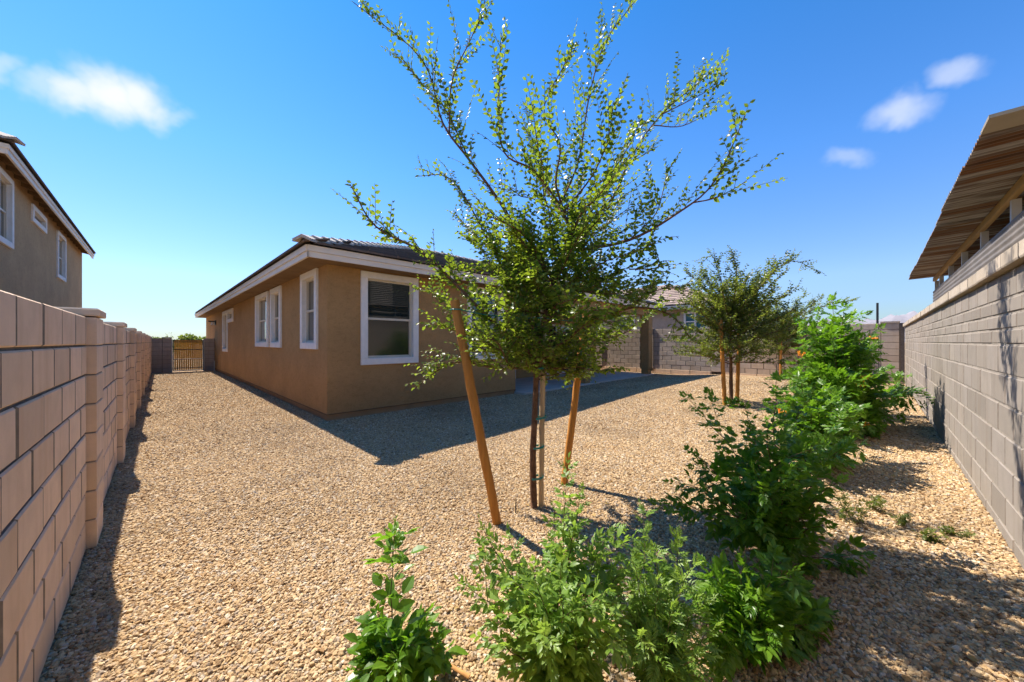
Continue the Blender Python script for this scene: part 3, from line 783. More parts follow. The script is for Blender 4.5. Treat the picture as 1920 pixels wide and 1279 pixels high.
for i in range(5):
    d_ = Vector((-1, 1, .47)).normalized(); s_ = d_.cross(Vector((0, 0, 1))).normalized()
    Mx = Matrix((s_, d_, s_.cross(d_))).transposed().to_4x4(); Mx.translation = Vector((ex + .12, ey0 - .12, 5.60)) + d_ * i * .335
    o = obj('hip_tile', cme, None, rfo); o.matrix_basis = Mx

# house beyond the far wall
fh = thing('pale_house', 'pale beige house with weathered tile roof beyond the far block wall', 'house', (19.6, 5.5, 0))
wm = MB(); fw = [(.55, 1.55, 2.05, 2.95), (4.4, 5.4, 2.05, 2.95)]
wall_panel(wm, 'x', 0, 0, 13, -.1, 3.25, fw, .1, -1)
wm.add([(0, 0, -.1), (9, 0, -.1), (9, 0, 3.25), (0, 0, 3.25)], [(0, 1, 2, 3)]); wm.build('wall', M['stucco_pale'], fh)
for a, b, c, d in fw:
    fr = MB()
    for (p, q, r_, s_) in ((a - .06, a + .03, c - .06, d + .06), (b - .03, b + .06, c - .06, d + .06), (a + .03, b - .03, c - .06, c + .03), (a + .03, b - .03, d - .03, d + .06), ((a + b) / 2 - .04, (a + b) / 2 + .04, c + .03, d - .03), (a + .03, (a + b) / 2 - .04, (c + d) / 2 - .03, (c + d) / 2 + .03), ((a + b) / 2 + .04, b - .03, (c + d) / 2 - .03, (c + d) / 2 + .03)):
        fr.box((-.03, p, r_), (.02, q, s_))
    wo = fr.build('window', M['trim'], fh); MB().box((.03, a, c), (.05, b, d)).build('pane', M['sky_tinted_glass'], wo)
rf = MB(); e0, e1 = -.5, 13.5
rf.add([(-.5, e0, 3.35), (-.5, e1, 3.35), (4.5, 8.5, 5.25), (4.5, 4.5, 5.25)], [(0, 3, 2, 1)])
rf.add([(-.5, e0, 3.35), (4.5, 4.5, 5.25), (9.5, e0, 3.35)], [(0, 2, 1)]); rf.add([(9.5, e0, 3.35), (9.5, e1, 3.35), (4.5, 8.5, 5.25), (4.5, 4.5, 5.25)], [(0, 1, 2, 3)])
rfo = rf.build('roof', M['deck'], fh)
MB().box((-.5, e0, 3.15), (-.46, e1, 3.34)).build('fascia_board', M['fascia'], fh); MB().box((-.455, e0, 3.15), (9.5, e0 + .04, 3.34)).build('fascia_board', M['fascia'], fh)
MB().box((-.45, e0 + .05, 3.20), (.1, e1, 3.23)).build('soffit', M['soffit'], fh); MB().box((.11, e0 + .05, 3.20), (9.4, .02, 3.23)).build('soffit', M['soffit'], fh)
tpm = tile_mesh(.44, .50, .05); tpm.materials.clear(); tpm.materials.append(M['tile_pink'])
tw = []; p3 = math.atan(1.9 / 5)
for k in range(12):
    for i in range(int(14 / .45)):
        y = e0 + (i + .5 * (k % 2)) * .45
        if y < e0 + k * .40 - .1 or y > e1 - k * .40 + .1: continue
        tw.append(Matrix.Translation((-.54 + k * .40, y, 3.37 + k * .40 * .38)) @ Matrix.Rotation(rad(-90), 4, 'Z') @ Matrix.Rotation(p3 - .05, 4, 'X'))
for k in range(12):
    for i in range(int(10 / .45)):
        x = -.5 + (i + .5 * (k % 2)) * .45
        if x < -.5 + k * .40 - .1 or x > 9.5 - k * .40 + .1: continue
        tw.append(Matrix.Translation((x, e0 - .04 + k * .40, 3.37 + k * .40 * .38)) @ Matrix.Rotation(p3 - .05, 4, 'X'))
place(tw, tpm, 'roof_tile', rfo, 0, 'roof_tiles', Matrix.Translation((19.6, 5.5, 0)))

# ------------------------------------------------------------------ corrugated ramada beyond the right wall
rm = thing('corrugated_ramada', 'rusty corrugated steel shade roof on posts behind the right wall', 'shelter', (0, 0, 0))
def corr(x0, x1, ya, yb, za, zb, pitch_, amp, th):
    b = MB(); n = int(round((x1 - x0) / pitch_ * 6)); rowsv = []
    for side in (0, 1):
        for (y, z) in ((ya, za), (yb, zb)):
            for i in range(n + 1):
                x = x0 + (x1 - x0) * i / n
                b.v.append((x, y, z + amp * math.sin(2 * math.pi * x / pitch_) - side * th))
    m_ = n + 1
    for i in range(n):
        b.f.append((i, i + 1, m_ + i + 1, m_ + i)); b.f.append((2 * m_ + i, 3 * m_ + i, 3 * m_ + i + 1, 2 * m_ + i + 1))
        b.f.append((i, 2 * m_ + i, 2 * m_ + i + 1, i + 1)); b.f.append((m_ + i, m_ + i + 1, 3 * m_ + i + 1, 3 * m_ + i))
    return b
xs0, xs1 = 4.42, 13.5
ns = 12
for k in range(ns):
    a = xs0 + (xs1 - xs0) * k / ns; b = xs0 + (xs1 - xs0) * (k + 1) / ns + .03
    corr(a, b, -.545 + random.uniform(-.012, .012), -3.6, 3.035 + .002 * (k % 2) + random.uniform(-.003, .003), 3.16, .0762, .015, .003).build('roof_sheet', M['rust'], rm, True)
MB().box((4.17, -3.6, 3.03), (4.46, -.55, 3.055)).build('edge_trim', M['trim_tan'], rm)
MB().bar((4.25, -.97, 2.965), (13.45, -.97, 2.965), .05, .085).build('beam', M['beam_wood'], rm)
MB().bar((4.25, -3.4, 3.07), (13.45, -3.4, 3.07), .05, .085).build('beam', M['beam_wood'], rm)
for x in (4.75, 6.29, 7.83, 9.38, 10.9, 12.4, 13.3):
    MB().box((x - .032, -1.03, 0), (x + .032, -.966, 2.92)).build('post', M['white_metal'], rm)
    MB().box((x - .045, -3.445, 0), (x + .045, -3.355, 3.025)).build('post', M['white_metal'], rm)
for a_, b_, m_ in ((3.6, 7.95, 'added_siding_dark'), (7.95, 9.15, 'galv'), (9.15, 13.6, 'added_siding_dark')):  # unseen wall added for the window reflections: pale strip between dark ones
    sw = MB(); nz = 6 * 58
    for x in (a_, b_):
        for i in range(nz + 1):
            z = i / nz * 5.4; sw.v.append((x, -3.75 + .012 * math.sin(2 * math.pi * z / .0931), z))
    sw.f = [(i, i + 1, nz + 2 + i, nz + 1 + i) for i in range(nz)]
    sw.build('added_siding', M[m_], rm, True)
pan = MB(); n = 60
for x in (2.0, 12.75):
    for i in range(n + 1):
        z = 1.75 + i / n * .86
        pan.v.append((x, -.90 + .006 * math.sin(2 * math.pi * z / .068), z))
pan.f = [(i, i + 1, n + 2 + i, n + 1 + i) for i in range(n)]
o = pan.build('corrugated_panel', M['galv'], rm, True)
sd = o.modifiers.new('thickness', 'SOLIDIFY'); sd.thickness = .003

# ------------------------------------------------------------------ plants
def leaf_template(full=True, wmax=.30, fold=.07, droop=.12):
    ts = ((0, .0), (.18, .62), (.45, 1.0), (.75, .62), (1, 0)) if full else ((0, 0), (.42, 1.0), (1, 0))
    v, f = [], []
    mid, lf, rt = [], [], []
    for t, w in ts:
        z = -droop * t * t
        mid.append(len(v)); v.append((0, t, z))
        if w > 0:
            lf.append(len(v)); v.append((-w * wmax, t, z + fold * w)); rt.append(len(v)); v.append((w * wmax, t, z + fold * w))
        else: lf.append(mid[-1]); rt.append(mid[-1])
    for i in range(len(ts) - 1):
        for sdv, fl in ((lf, False), (rt, True)):
            q = [mid[i], mid[i + 1], sdv[i + 1], sdv[i]]
            q = [a for k, a in enumerate(q) if a not in q[:k]]
            if len(q) >= 3: f.append(tuple(reversed(q)) if fl else tuple(q))
    return np.array(v, float), f
def pinnate_template(pairs=3, ll=.42, wmax=.26, terminal=True, spread=58, full=False, droop=.18, lseed=0):
    """compound leaf of length about 1 along +Y"""
    rr = random.Random(lseed); V, Fc = [], []
    lv, lf = leaf_template(full, wmax, .08, .22)
    def z_at(t): return .10 * t - droop * t * t
    rl = .66
    o = 0
    w = .008
    pts = [(0, 0, 0), (0, rl * .5, z_at(.5)), (0, rl, z_at(1))]
    for p in pts: V += [(-w, p[1], p[2]), (w, p[1], p[2])]
    Fc += [(0, 1, 3, 2), (2, 3, 5, 4)]
    def addl(t, ang, s, roll):
        nonlocal V, Fc
        o = len(V); R_ = Matrix.Translation((0, rl * t, z_at(t))) @ Matrix.Rotation(ang, 4, 'Z') @ Matrix.Rotation(roll, 4, 'Y') @ Matrix.Rotation(rr.uniform(-.25, .12), 4, 'X') @ Matrix.Scale(s, 4)
        V += [tuple(R_ @ Vector(p)) for p in lv]; Fc += [tuple(i + o for i in q) for q in lf]
    for k in range(pairs):
        t = .30 + .62 * k / max(1, pairs - 1)
        s = ll * (.82 + .3 * math.sin(math.pi * (k + .7) / pairs)) * rr.uniform(.9, 1.1)
        addl(t, rad(spread - 10 * k / pairs) + rr.uniform(-.12, .12), s, rr.uniform(-.3, .3)); addl(t, -rad(spread - 10 * k / pairs) + rr.uniform(-.12, .12), s, rr.uniform(-.3, .3))
    if terminal: addl(1.0, rr.uniform(-.1, .1), ll * 1.12, 0)
    return np.array(V, float), Fc
def tmesh(name, tpl, m):
    me_ = bpy.data.meshes.new(name); me_.from_pydata([tuple(v) for v in tpl[0]], [], tpl[1]); me_.update(); me_.materials.append(m); return me_
def join_leaves(name, tpl, mats, m, parent):
    v, f = tpl; nv = len(v); n = len(mats)
    A = np.array([[list(r) for r in M_] for M_ in mats])
    vv = np.einsum('nij,vj->nvi', A[:, :3, :3], v) + A[:, None, :3, 3]
    vv = vv.reshape(-1, 3)
    loops, starts, tot = [], [], []
    fl = np.concatenate([np.array(q) for q in f]); cnt = np.array([len(q) for q in f])
    li = (fl[None, :] + (np.arange(n) * nv)[:, None]).ravel(); tt = np.tile(cnt, n); st = np.concatenate([[0], np.cumsum(tt)[:-1]])
    me_ = bpy.data.meshes.new(name); me_.vertices.add(len(vv)); me_.vertices.foreach_set('co', vv.ravel())
    me_.loops.add(len(li)); me_.loops.foreach_set('vertex_index', li.astype(np.int32))
    me_.polygons.add(len(tt)); me_.polygons.foreach_set('loop_start', st.astype(np.int32)); me_.polygons.foreach_set('loop_total', tt.astype(np.int32))
    me_.update(calc_edges=True); me_.validate()
    a = me_.attributes.new('rnd', 'FLOAT', 'POINT'); a.data.foreach_set('value', np.repeat(np.random.rand(n), nv))
    o = obj(name, me_, m, parent); o['kind'] = 'stuff'; return o
def leaf_matrix(p, d, nrm, s, roll=0.0):
    d = d.normalized(); sdv = d.cross(nrm)
    if sdv.length < 1e-3: sdv = d.cross(Vector((1, 0, 0)))
    sdv.normalize(); up = sdv.cross(d)
    Mx = Matrix((sdv, d, up)).transposed().to_4x4() @ Matrix.Rotation(roll, 4, 'Y') @ Matrix.Scale(s, 4)
    Mx.translation = p; return Mx
def put_leaves(root, mats, tpls, m, limit, name='leaf', rest='foliage'):
    """nearest leaves are parts of their own, the remaining mass is one part"""
    base = root.location
    order = sorted(range(len(mats)), key=lambda i: dist(mats[i].translation + base) / max(1e-4, mats[i].to_scale().x) + (0 if in_frame(mats[i].translation + base, 0) else 1e5))
    ms = [tmesh(name, t, m) for t in tpls]
    for k, i in enumerate(order[:limit]):
        o = obj(name, ms[k % len(ms)], None, root); o.matrix_basis = mats[i]
    rest_i = order[limit:]
    for k, t in enumerate(tpls):
        sub = [mats[i] for i in rest_i[k::len(tpls)]]
        if sub: join_leaves(rest, t, sub, m, root)
def curve(p0, p1, bend, n=8, wob=.0):
    """quadratic path from p0 to p1 whose middle is pushed by bend"""
    p0, p1 = Vector(p0), Vector(p1); c = (p0 + p1) / 2 + Vector(bend); out = []
    for i in range(n + 1):
        t = i / n; q = p0 * (1 - t) ** 2 + c * 2 * t * (1 - t) + p1 * t * t
        if 0 < i < n: q = q + Vector((random.gauss(0, wob), random.gauss(0, wob), random.gauss(0, wob)))
        out.append(q)
    return out
def poly(pts, n=5):
    """smooth path through the given points"""
    pts = [Vector(p) for p in pts]
    if len(pts) < 3: return curve(pts[0], pts[1], (0, 0, 0), n)
    e = [pts[0] * 2 - pts[1]] + pts + [pts[-1] * 2 - pts[-2]]; out = []
    for i in range(1, len(e) - 2):
        for k in range(n):
            t = k / n; a, b, c, d = e[i - 1], e[i], e[i + 1], e[i + 2]
            out.append(.5 * ((2 * b) + (c - a) * t + (2 * a - 5 * b + 4 * c - d) * t * t + (3 * b - a - 3 * c + d) * t ** 3))
    out.append(pts[-1]); return out
def sample(path, s):
    """point and tangent at arc length s"""
    for a, b in zip(path, path[1:]):
        l = (b - a).length
        if s <= l or b is path[-1]: return a + (b - a) * min(1, s / max(l, 1e-6)), (b - a).normalized()
        s -= l
def plen(path): return sum((b - a).length for a, b in zip(path, path[1:]))
def rvec(z=(-1, 1)): return Vector((random.gauss(0, 1), random.gauss(0, 1), random.uniform(*z))).normalized()
UP = Vector((0, 0, 1))

def leafy_twig(path, mats, s0, spacing, size, taper=.55, droop=.15):
    """alternate leaves in two ranks along a twig"""
    L_ = plen(path); s = s0; side = 1
    t0 = (path[-1] - path[0]).normalized(); ax = t0.cross(UP + rvec() * .5)
    if ax.length < 1e-3: ax = Vector((1, 0, 0))
    ax.normalize()
    while s < L_:
        p, t = sample(path, s); k = s / L_
        d = (t * .55 + ax * side * .85 + rvec() * .28 - UP * droop).normalized()
        nrm = (t.cross(ax) * (1 if t.cross(ax).z > 0 else -1) + rvec() * .45)
        mats.append(leaf_matrix(p, d, nrm, size * (1 - (1 - taper) * k) * random.uniform(.75, 1.2), random.uniform(-.4, .4)))
        s += spacing * random.uniform(.7, 1.3); side = -side

def tree(root, trunk_top, limbs, size, spacing, twig_gap, twig_len, limit, leaf_m, trunk_r, full=True, bare=.12, dens=None):
    """limbs: list of (path, r0). Everything relative to root.location."""
    base = Vector(root.location)
    tw = MB(); mats = []
    for path, r0 in limbs:
        path = [p - base for p in path]; n = len(path)
        MB().tube(path, [r0 * (1 - .88 * i / (n - 1)) + .0012 for i in range(n)], 6).build('limb', M['bark'], root, True)
        L_ = plen(path); s = L_ * bare + random.uniform(0, twig_gap)
        while s < L_ * .97:
            p, t = sample(path, s); k = s / L_; dn = dens(p + base) if dens else 1
            if dn > 1.2:                                   # long thin wands reaching for the light
                d = (t * .75 + rvec((-.4, 1)) * .62 + UP * .38).normalized(); l = twig_len * random.uniform(.35, 1.3) * (1.15 - .6 * k)
                tp = curve(p, p + d * l, UP * l * random.uniform(-.02, .10) + rvec() * l * .05, 5)
                tw.tube(tp, [.0026, .0022, .0019, .0016, .0013, .001], 4, False)
                leafy_twig(tp, mats, .05, spacing * 1.1, size * random.uniform(.85, 1.05), .6, .05)
            else:
                d = (t * .75 + rvec((-.5, 1)) * .75 + UP * .25).normalized()
                l = twig_len * random.uniform(.35, 1.15) * (1.05 - .65 * k)
                tp = curve(p, p + d * l, UP * l * random.uniform(-.05, .16) + rvec() * l * .06, 4)
                tw.tube(tp, [.0028, .0024, .002, .0016, .001], 4, False)
                leafy_twig(tp, mats, .02, spacing, size)
                if l > twig_len * .6:
                    for _ in range(2):
                        p2, t2 = sample(tp, l * random.uniform(.25, .7)); d2 = (t2 * .7 + rvec() * .8).normalized(); l2 = l * random.uniform(.3, .55)
                        tp2 = curve(p2, p2 + d2 * l2, UP * l2 * .1, 3); tw.tube(tp2, [.002, .0016, .0013, .001], 4, False); leafy_twig(tp2, mats, .015, spacing, size * .9)
            s += twig_gap * random.uniform(.5, 1.5) * dn
        leafy_twig(path, mats, L_ * .66, spacing * 1.15, size * 1.05, .7, .05)
    o = tw.build('twigs', M['twig'], root, True); o['kind'] = 'stuff'
    tpl = [leaf_template(full, .34, .07, .12), leaf_template(full, .31, .11, .28)]
    put_leaves(root, mats, tpl, leaf_m, limit)
    return len(mats)

def upright_pole(name, label, a, b, r, m, cat='stake', taper=.96, n=10, group=None, box=False):
    a, b = Vector(a), Vector(b)
    root_ = thing(name, label, cat, a, 0, group)
    d = b - a; K = 16; pts = [d * (i / K) + Vector((random.gauss(0, .0016), random.gauss(0, .0016), 0)) for i in range(K + 1)]
    pts[0] = d.normalized() * -.12
    MB().tube(pts, [r * (1 - (1 - taper) * i / K) * random.uniform(.965, 1.035) for i in range(K + 1)], n).build('shaft', m, root_, True)
    es = root_.children[0].modifiers.new('edge', 'EDGE_SPLIT'); es.split_angle = rad(50)
    return root_

# --- main tree
D0 = 3.12
tb = at(1001, 947, D0); tb.z = gz(tb.x, tb.y)
main = thing('young_elm_tree', 'young leafy tree with upright spreading branches tied to a pale stake in front', 'tree', tb)
fork = at(1008, 668, 3.10)
trunk = poly([tb, at(999, 860, 3.11), at(1003, 770, 3.10), fork, at(1022, 590, 3.10), at(1040, 520, 3.12), at(1068, 450, 3.14), at(1055, 390, 3.14)], 4)
n = len(trunk); MB().tube([p - tb for p in trunk], [.031 * (1 - .62 * i / (n - 1)) for i in range(n)], 9).build('trunk', M['bark'], main, True)
c1, c2 = at(1055, 390, 3.14), at(1040, 520, 3.12)
def px_limb(pts, r): return (poly([at(*p) if len(p) == 3 and p[2] < 30 and p[0] > 30 else Vector(p) for p in pts], 5), r)
LB = [
 ([(1003, 690, 3.10), (930, 690, 2.95), (850, 680, 2.80), (778, 728, 2.70)], .010),
 ([(1006, 672, 3.10), (920, 600, 2.95), (800, 480, 2.80), (705, 425, 2.70), (656, 345, 2.65)], .016),
 ([(1012, 640, 3.10), (930, 480, 3.15), (850, 340, 3.3), (782, 330, 3.4)], .011),
 ([(1030, 560, 3.11), (950, 400, 3.2), (880, 300, 3.25), (830, 230, 3.3), (790, 110, 3.3), (662, 4, 3.3)], .016),
 ([(842, 250, 3.28), (848, 150, 3.2), (882, 75, 3.15), (910, 2, 3.1)], .007),
 ([(880, 300, 3.25), (835, 205, 3.4), (795, 160, 3.5), (738, 98, 3.5)], .006),
 ([(1055, 390, 3.14), (1000, 320, 3.0), (945, 285, 2.9), (935, 180, 2.85), (940, 62, 2.8)], .010),
 ([(1055, 390, 3.14), (1042, 340, 3.1), (1050, 270, 3.05), (1020, 200, 3.0), (1085, 78, 3.0)], .010),
 ([(1050, 385, 3.14), (1085, 300, 3.3), (1105, 180, 3.4), (1135, 80, 3.45), (1192, 0, 3.5)], .010),
 ([(1075, 440, 3.14), (1150, 370, 3.3), (1180, 300, 3.4), (1240, 215, 3.5), (1335, 135, 3.6)], .012),
 ([(1240, 215, 3.5), (1290, 190, 3.5), (1362, 152, 3.5)], .005),
 ([(1225, 235, 3.5), (1280, 236, 3.55), (1342, 204, 3.6)], .005),
 ([(1080, 470, 3.14), (1180, 450, 3.0), (1270, 400, 2.9), (1340, 340, 2.8), (1398, 215, 2.75)], .014),
 ([(1300, 380, 2.87), (1345, 370, 2.85), (1400, 340, 2.8)], .005),
 ([(1180, 450, 3.0), (1230, 400, 3.2), (1250, 330, 3.3), (1265, 300, 3.35)], .005),
 ([(1180, 505, 3.0), (1235, 500, 3.1), (1225, 460, 3.1)], .005),
 ([(1022, 655, 3.10), (1090, 618, 3.0), (1180, 578, 2.9), (1255, 590, 2.8), (1300, 640, 2.75)], .013),
 ([(1180, 578, 2.9), (1230, 545, 2.95), (1290, 540, 3.0)], .007),
 ([(1028, 640, 3.10), (1110, 640, 3.3), (1180, 620, 3.5), (1240, 570, 3.7)], .009),
 ([(1004, 680, 3.10), (960, 690, 2.9), (930, 640, 2.6), (880, 640, 2.4)], .008),
 ([(1015, 660, 3.10), (1060, 640, 2.7), (1110, 600, 2.4), (1150, 610, 2.2)], .008),
 ([(1006, 672, 3.10), (900, 640, 3.4), (830, 560, 3.7), (775, 540, 3.9)], .010),
 ([(1040, 530, 3.12), (990, 450, 2.8), (950, 420, 2.5), (900, 400, 2.35)], .009),
 ([(1060, 470, 3.13), (1090, 400, 2.8), (1120, 370, 2.55), (1150, 330, 2.4)], .009),
 ([(1040, 520, 3.12), (1110, 470, 3.5), (1150, 400, 3.9), (1170, 360, 4.1)], .009),
 ([(1030, 560, 3.11), (940, 520, 3.5), (880, 430, 3.9), (850, 400, 4.1)], .009),
 ([(1055, 400, 3.14), (1020, 350, 3.5), (1000, 300, 3.8), (985, 190, 3.9)], .008),
 ([(1055, 400, 3.14), (1110, 330, 2.9), (1140, 260, 2.75), (1150, 190, 2.7)], .008),
]
limbs = [px_limb(a, r) for a, r in LB]
for k in range(26):                                   # inner limbs all round the leader
    s = random.uniform(.42, .80); p, t = sample(trunk, plen(trunk) * s)
    az = k * 2.4 + random.uniform(-.4, .4); l = random.uniform(.55, 1.10)
    d = Vector((math.cos(az), math.sin(az), random.uniform(-.25, .75))).normalized()
    limbs.append((curve(p, p + d * l, UP * random.uniform(-.05, .12) * l, 7, .006), .006))
for k in range(13):                                   # leafy skirt low round the fork
    s = random.uniform(.42, .62); p, t = sample(trunk, plen(trunk) * s)
    az = k * 2.4 + random.uniform(-.4, .4); l = random.uniform(.30, .62)
    d = Vector((math.cos(az), math.sin(az), random.uniform(-.15, .45))).normalized()
    limbs.append((curve(p, p + d * l, UP * random.uniform(-.02, .10) * l, 6, .006), .005))
for k in range(16):                                   # slender upper limbs that fill out the crown
    s = random.uniform(.72, .99); p, t = sample(trunk, plen(trunk) * s)
    az = k * 2.4 + random.uniform(-.5, .5); l = random.uniform(.6, 1.15)
    d = Vector((math.cos(az), math.sin(az), random.uniform(.35, 1.5))).normalized()
    limbs.append((curve(p, p + d * l, UP * random.uniform(.02, .14) * l, 7, .008), .006))
def main_dens(p):
    f = p.x * SN + p.y * CS; py = 641 - F_PX * (p.z - CAM_H) / f; px = 960 + F_PX * (p.x * CS - p.y * SN) / f
    return .80 if (py > 520 and 790 < px < 1240) else (1.05 if py > 430 else 1.35)
NL = tree(main, fork, limbs, .056, .025, .042, .46, 295, M['elm'], .03, True, .10, main_dens)
print('main tree leaves', NL)

# nursery stake strapped to the trunk, with green tapes
sb_ = at(1014, 935, D0 + .02); sb_.z = gz(sb_.x, sb_.y)
ns_ = upright_pole('nursery_stake', 'pale bamboo coloured stake taped upright against the front tree trunk', sb_, at(1019, 560, 3.13), .025, M['pole_pale'])
for py, px in ((895, 1007), (838, 1008), (783, 1012), (690, 1016)):
    c_ = at(px, py, 3.115) - sb_
    ring = [c_ + Vector((.060 * math.cos(a) * CS * 1.0 + .045 * math.sin(a) * SN, -.060 * math.cos(a) * SN + .045 * math.sin(a) * CS, .010 * math.cos(a))) for a in np.linspace(0, 2 * math.pi, 17)]
    b = MB()
    for q in ring: b.v += [tuple(q + Vector((0, 0, -.009))), tuple(q + Vector((0, 0, .009)))]
    b.f = [(2 * i, 2 * i + 2, 2 * i + 3, 2 * i + 1) for i in range(16)]
    o = b.build('tie', M['green_tape'], ns_); s_ = o.modifiers.new('thickness', 'SOLIDIFY'); s_.thickness = .003
lp = at(932, 977, 2.86); lp.z = gz(lp.x, lp.y)
lpt = at(852, 563, 2.76)
pL = upright_pole('support_pole', 'leaning orange wooden pole on the house side of the front tree', lp, lpt, .037, M['pole'], 'pole', .95, 12, 'wooden poles staking the trees')
rp = at(1058, 905, 3.62); rp.z = gz(rp.x, rp.y); rpt = at(1099, 588, 3.55)
pR = upright_pole('support_pole', 'orange wooden pole right of the front tree trunk, leaning towards the wall', rp, rpt, .035, M['pole'], 'pole', .95, 12, 'wooden poles staking the trees')
def wire(root_, a, b, sag):
    a, b = Vector(a) - Vector(root_.location), Vector(b) - Vector(root_.location)
    MB().tube(curve(a, b, (0, 0, -sag), 8), [.0045] * 9, 5).build('tie', M['green_tape'], root_, True)
def ring_tie(root_, c_, r):
    c_ = Vector(c_) - Vector(root_.location)
    MB().tube([c_ + Vector((r * math.cos(a), r * math.sin(a), 0)) for a in np.linspace(0, 2 * math.pi, 13)], [.005] * 13, 5, False).build('tie', M['green_tape'], root_, True)
wire(pL, at(858, 580, 2.77), at(1020, 596, 3.10), .05); ring_tie(pL, at(856, 581, 2.77), .047)
wire(pR, at(1096, 602, 3.55), at(1020, 596, 3.12), .02); ring_tie(pR, at(1098, 602, 3.55), .045)
# drip irrigation riser
dp = at(967, 968, 3.0); dp.z = gz(dp.x, dp.y)
tag(MB().tube([dp + Vector((0, 0, -.05)), dp + Vector((0, 0, .06)), dp + Vector((.004, .0, .13))], [.006, .006, .004], 6).build('drip_riser', M['black_metal']), 'thin black drip irrigation riser in gravel by the leaning pole', 'pipe')

# --- second and third tree
def far_tree(label, base, h, cr, zc0, n, size, spacing, gap, tl_, limit, extra=()):
    r_ = thing('young_elm_tree', label, 'tree', base)
    top = base + Vector((.05, .03, h * .62))
    tr = poly([base, base + Vector((.01, .01, h * .3)), top], 5); k_ = len(tr)
    MB().tube([p - base for p in tr], [.042 * (1 - .6 * i / (k_ - 1)) for i in range(k_)], 8).build('trunk', M['bark'], r_, True)
    lb = []
    for k in range(n):
        u = (k + .5) / n; z = zc0 + (h * .62 - zc0) * u ** .9; p = base + Vector((.02, .02, z))
        az = k * 2.399; sl = -.05 + 1.15 * u + random.uniform(-.1, .35); l = cr * random.uniform(.6, 1.1) * (1 if u < .75 else .9)
        d = Vector((math.cos(az), math.sin(az), sl)).normalized()
        lb.append((curve(p, p + d * l * (1 + .25 * u), UP * l * random.uniform(-.02, .12), 6, .012), .010))
    for pts, r in extra: lb.append(px_limb(pts, r))
    nn = tree(r_, top, lb, size, spacing, gap, tl_, limit, M['elm_far'], .03, False, .12)
    print(label[:12], nn); return r_
b2 = at(1371, 762, 7.6); b2.z = gz(b2.x, b2.y)
far_tree('dense dark leafed young tree staked between two poles in the middle of the yard', b2, 3.2, 1.28, .78, 58, .070, .029, .044, .50, 290,
         extra=[([(1385, 600, 7.6), (1420, 540, 7.5), (1480, 490, 7.4), (1540, 512, 7.3)], .012), ([(1375, 590, 7.6), (1350, 520, 7.7), (1335, 480, 7.8), (1310, 500, 7.9)], .010), ([(1385, 560, 7.6), (1380, 500, 7.6), (1370, 466, 7.6)], .01),
                ([(1380, 620, 7.6), (1330, 600, 7.4), (1290, 560, 7.3)], .01), ([(1385, 600, 7.6), (1450, 600, 7.3), (1500, 570, 7.2)], .01), ([(1385, 600, 7.6), (1450, 640, 7.3), (1500, 640, 7.2)], .01)])
for a_, b_, lab, r in (((1359, 766, 7.35), (1351, 600, 7.35), 'thin orange pole on the house side of the dense middle tree', .040), ((1382, 748, 7.9), (1386, 610, 7.9), 'thin orange pole standing behind the dense middle tree trunk', .040)):
    q = at(*a_); q.z = gz(q.x, q.y)
    upright_pole('support_pole', lab, q, at(*b_), r, M['pole'], 'pole', .96, 8, 'wooden poles staking the trees')
b3 = at(1462, 709, 12.7); b3.z = gz(b3.x, b3.y)
far_tree('small hazy young tree near the far wall behind the orange flowering shrub', b3, 3.1, 1.45, .8, 44, .085, .036, .058, .55, 120,
         extra=[([(1480, 600, 12.7), (1540, 575, 12.5), (1605, 562, 12.3)], .012)])
q = at(1464, 712, 12.3); q.z = gz(q.x, q.y)
upright_pole('support_pole', 'short orange pole beside the small tree near the far wall', q, at(1464, 640, 12.3), .04, M['pole'], 'pole', .96, 8, 'wooden poles staking the trees')

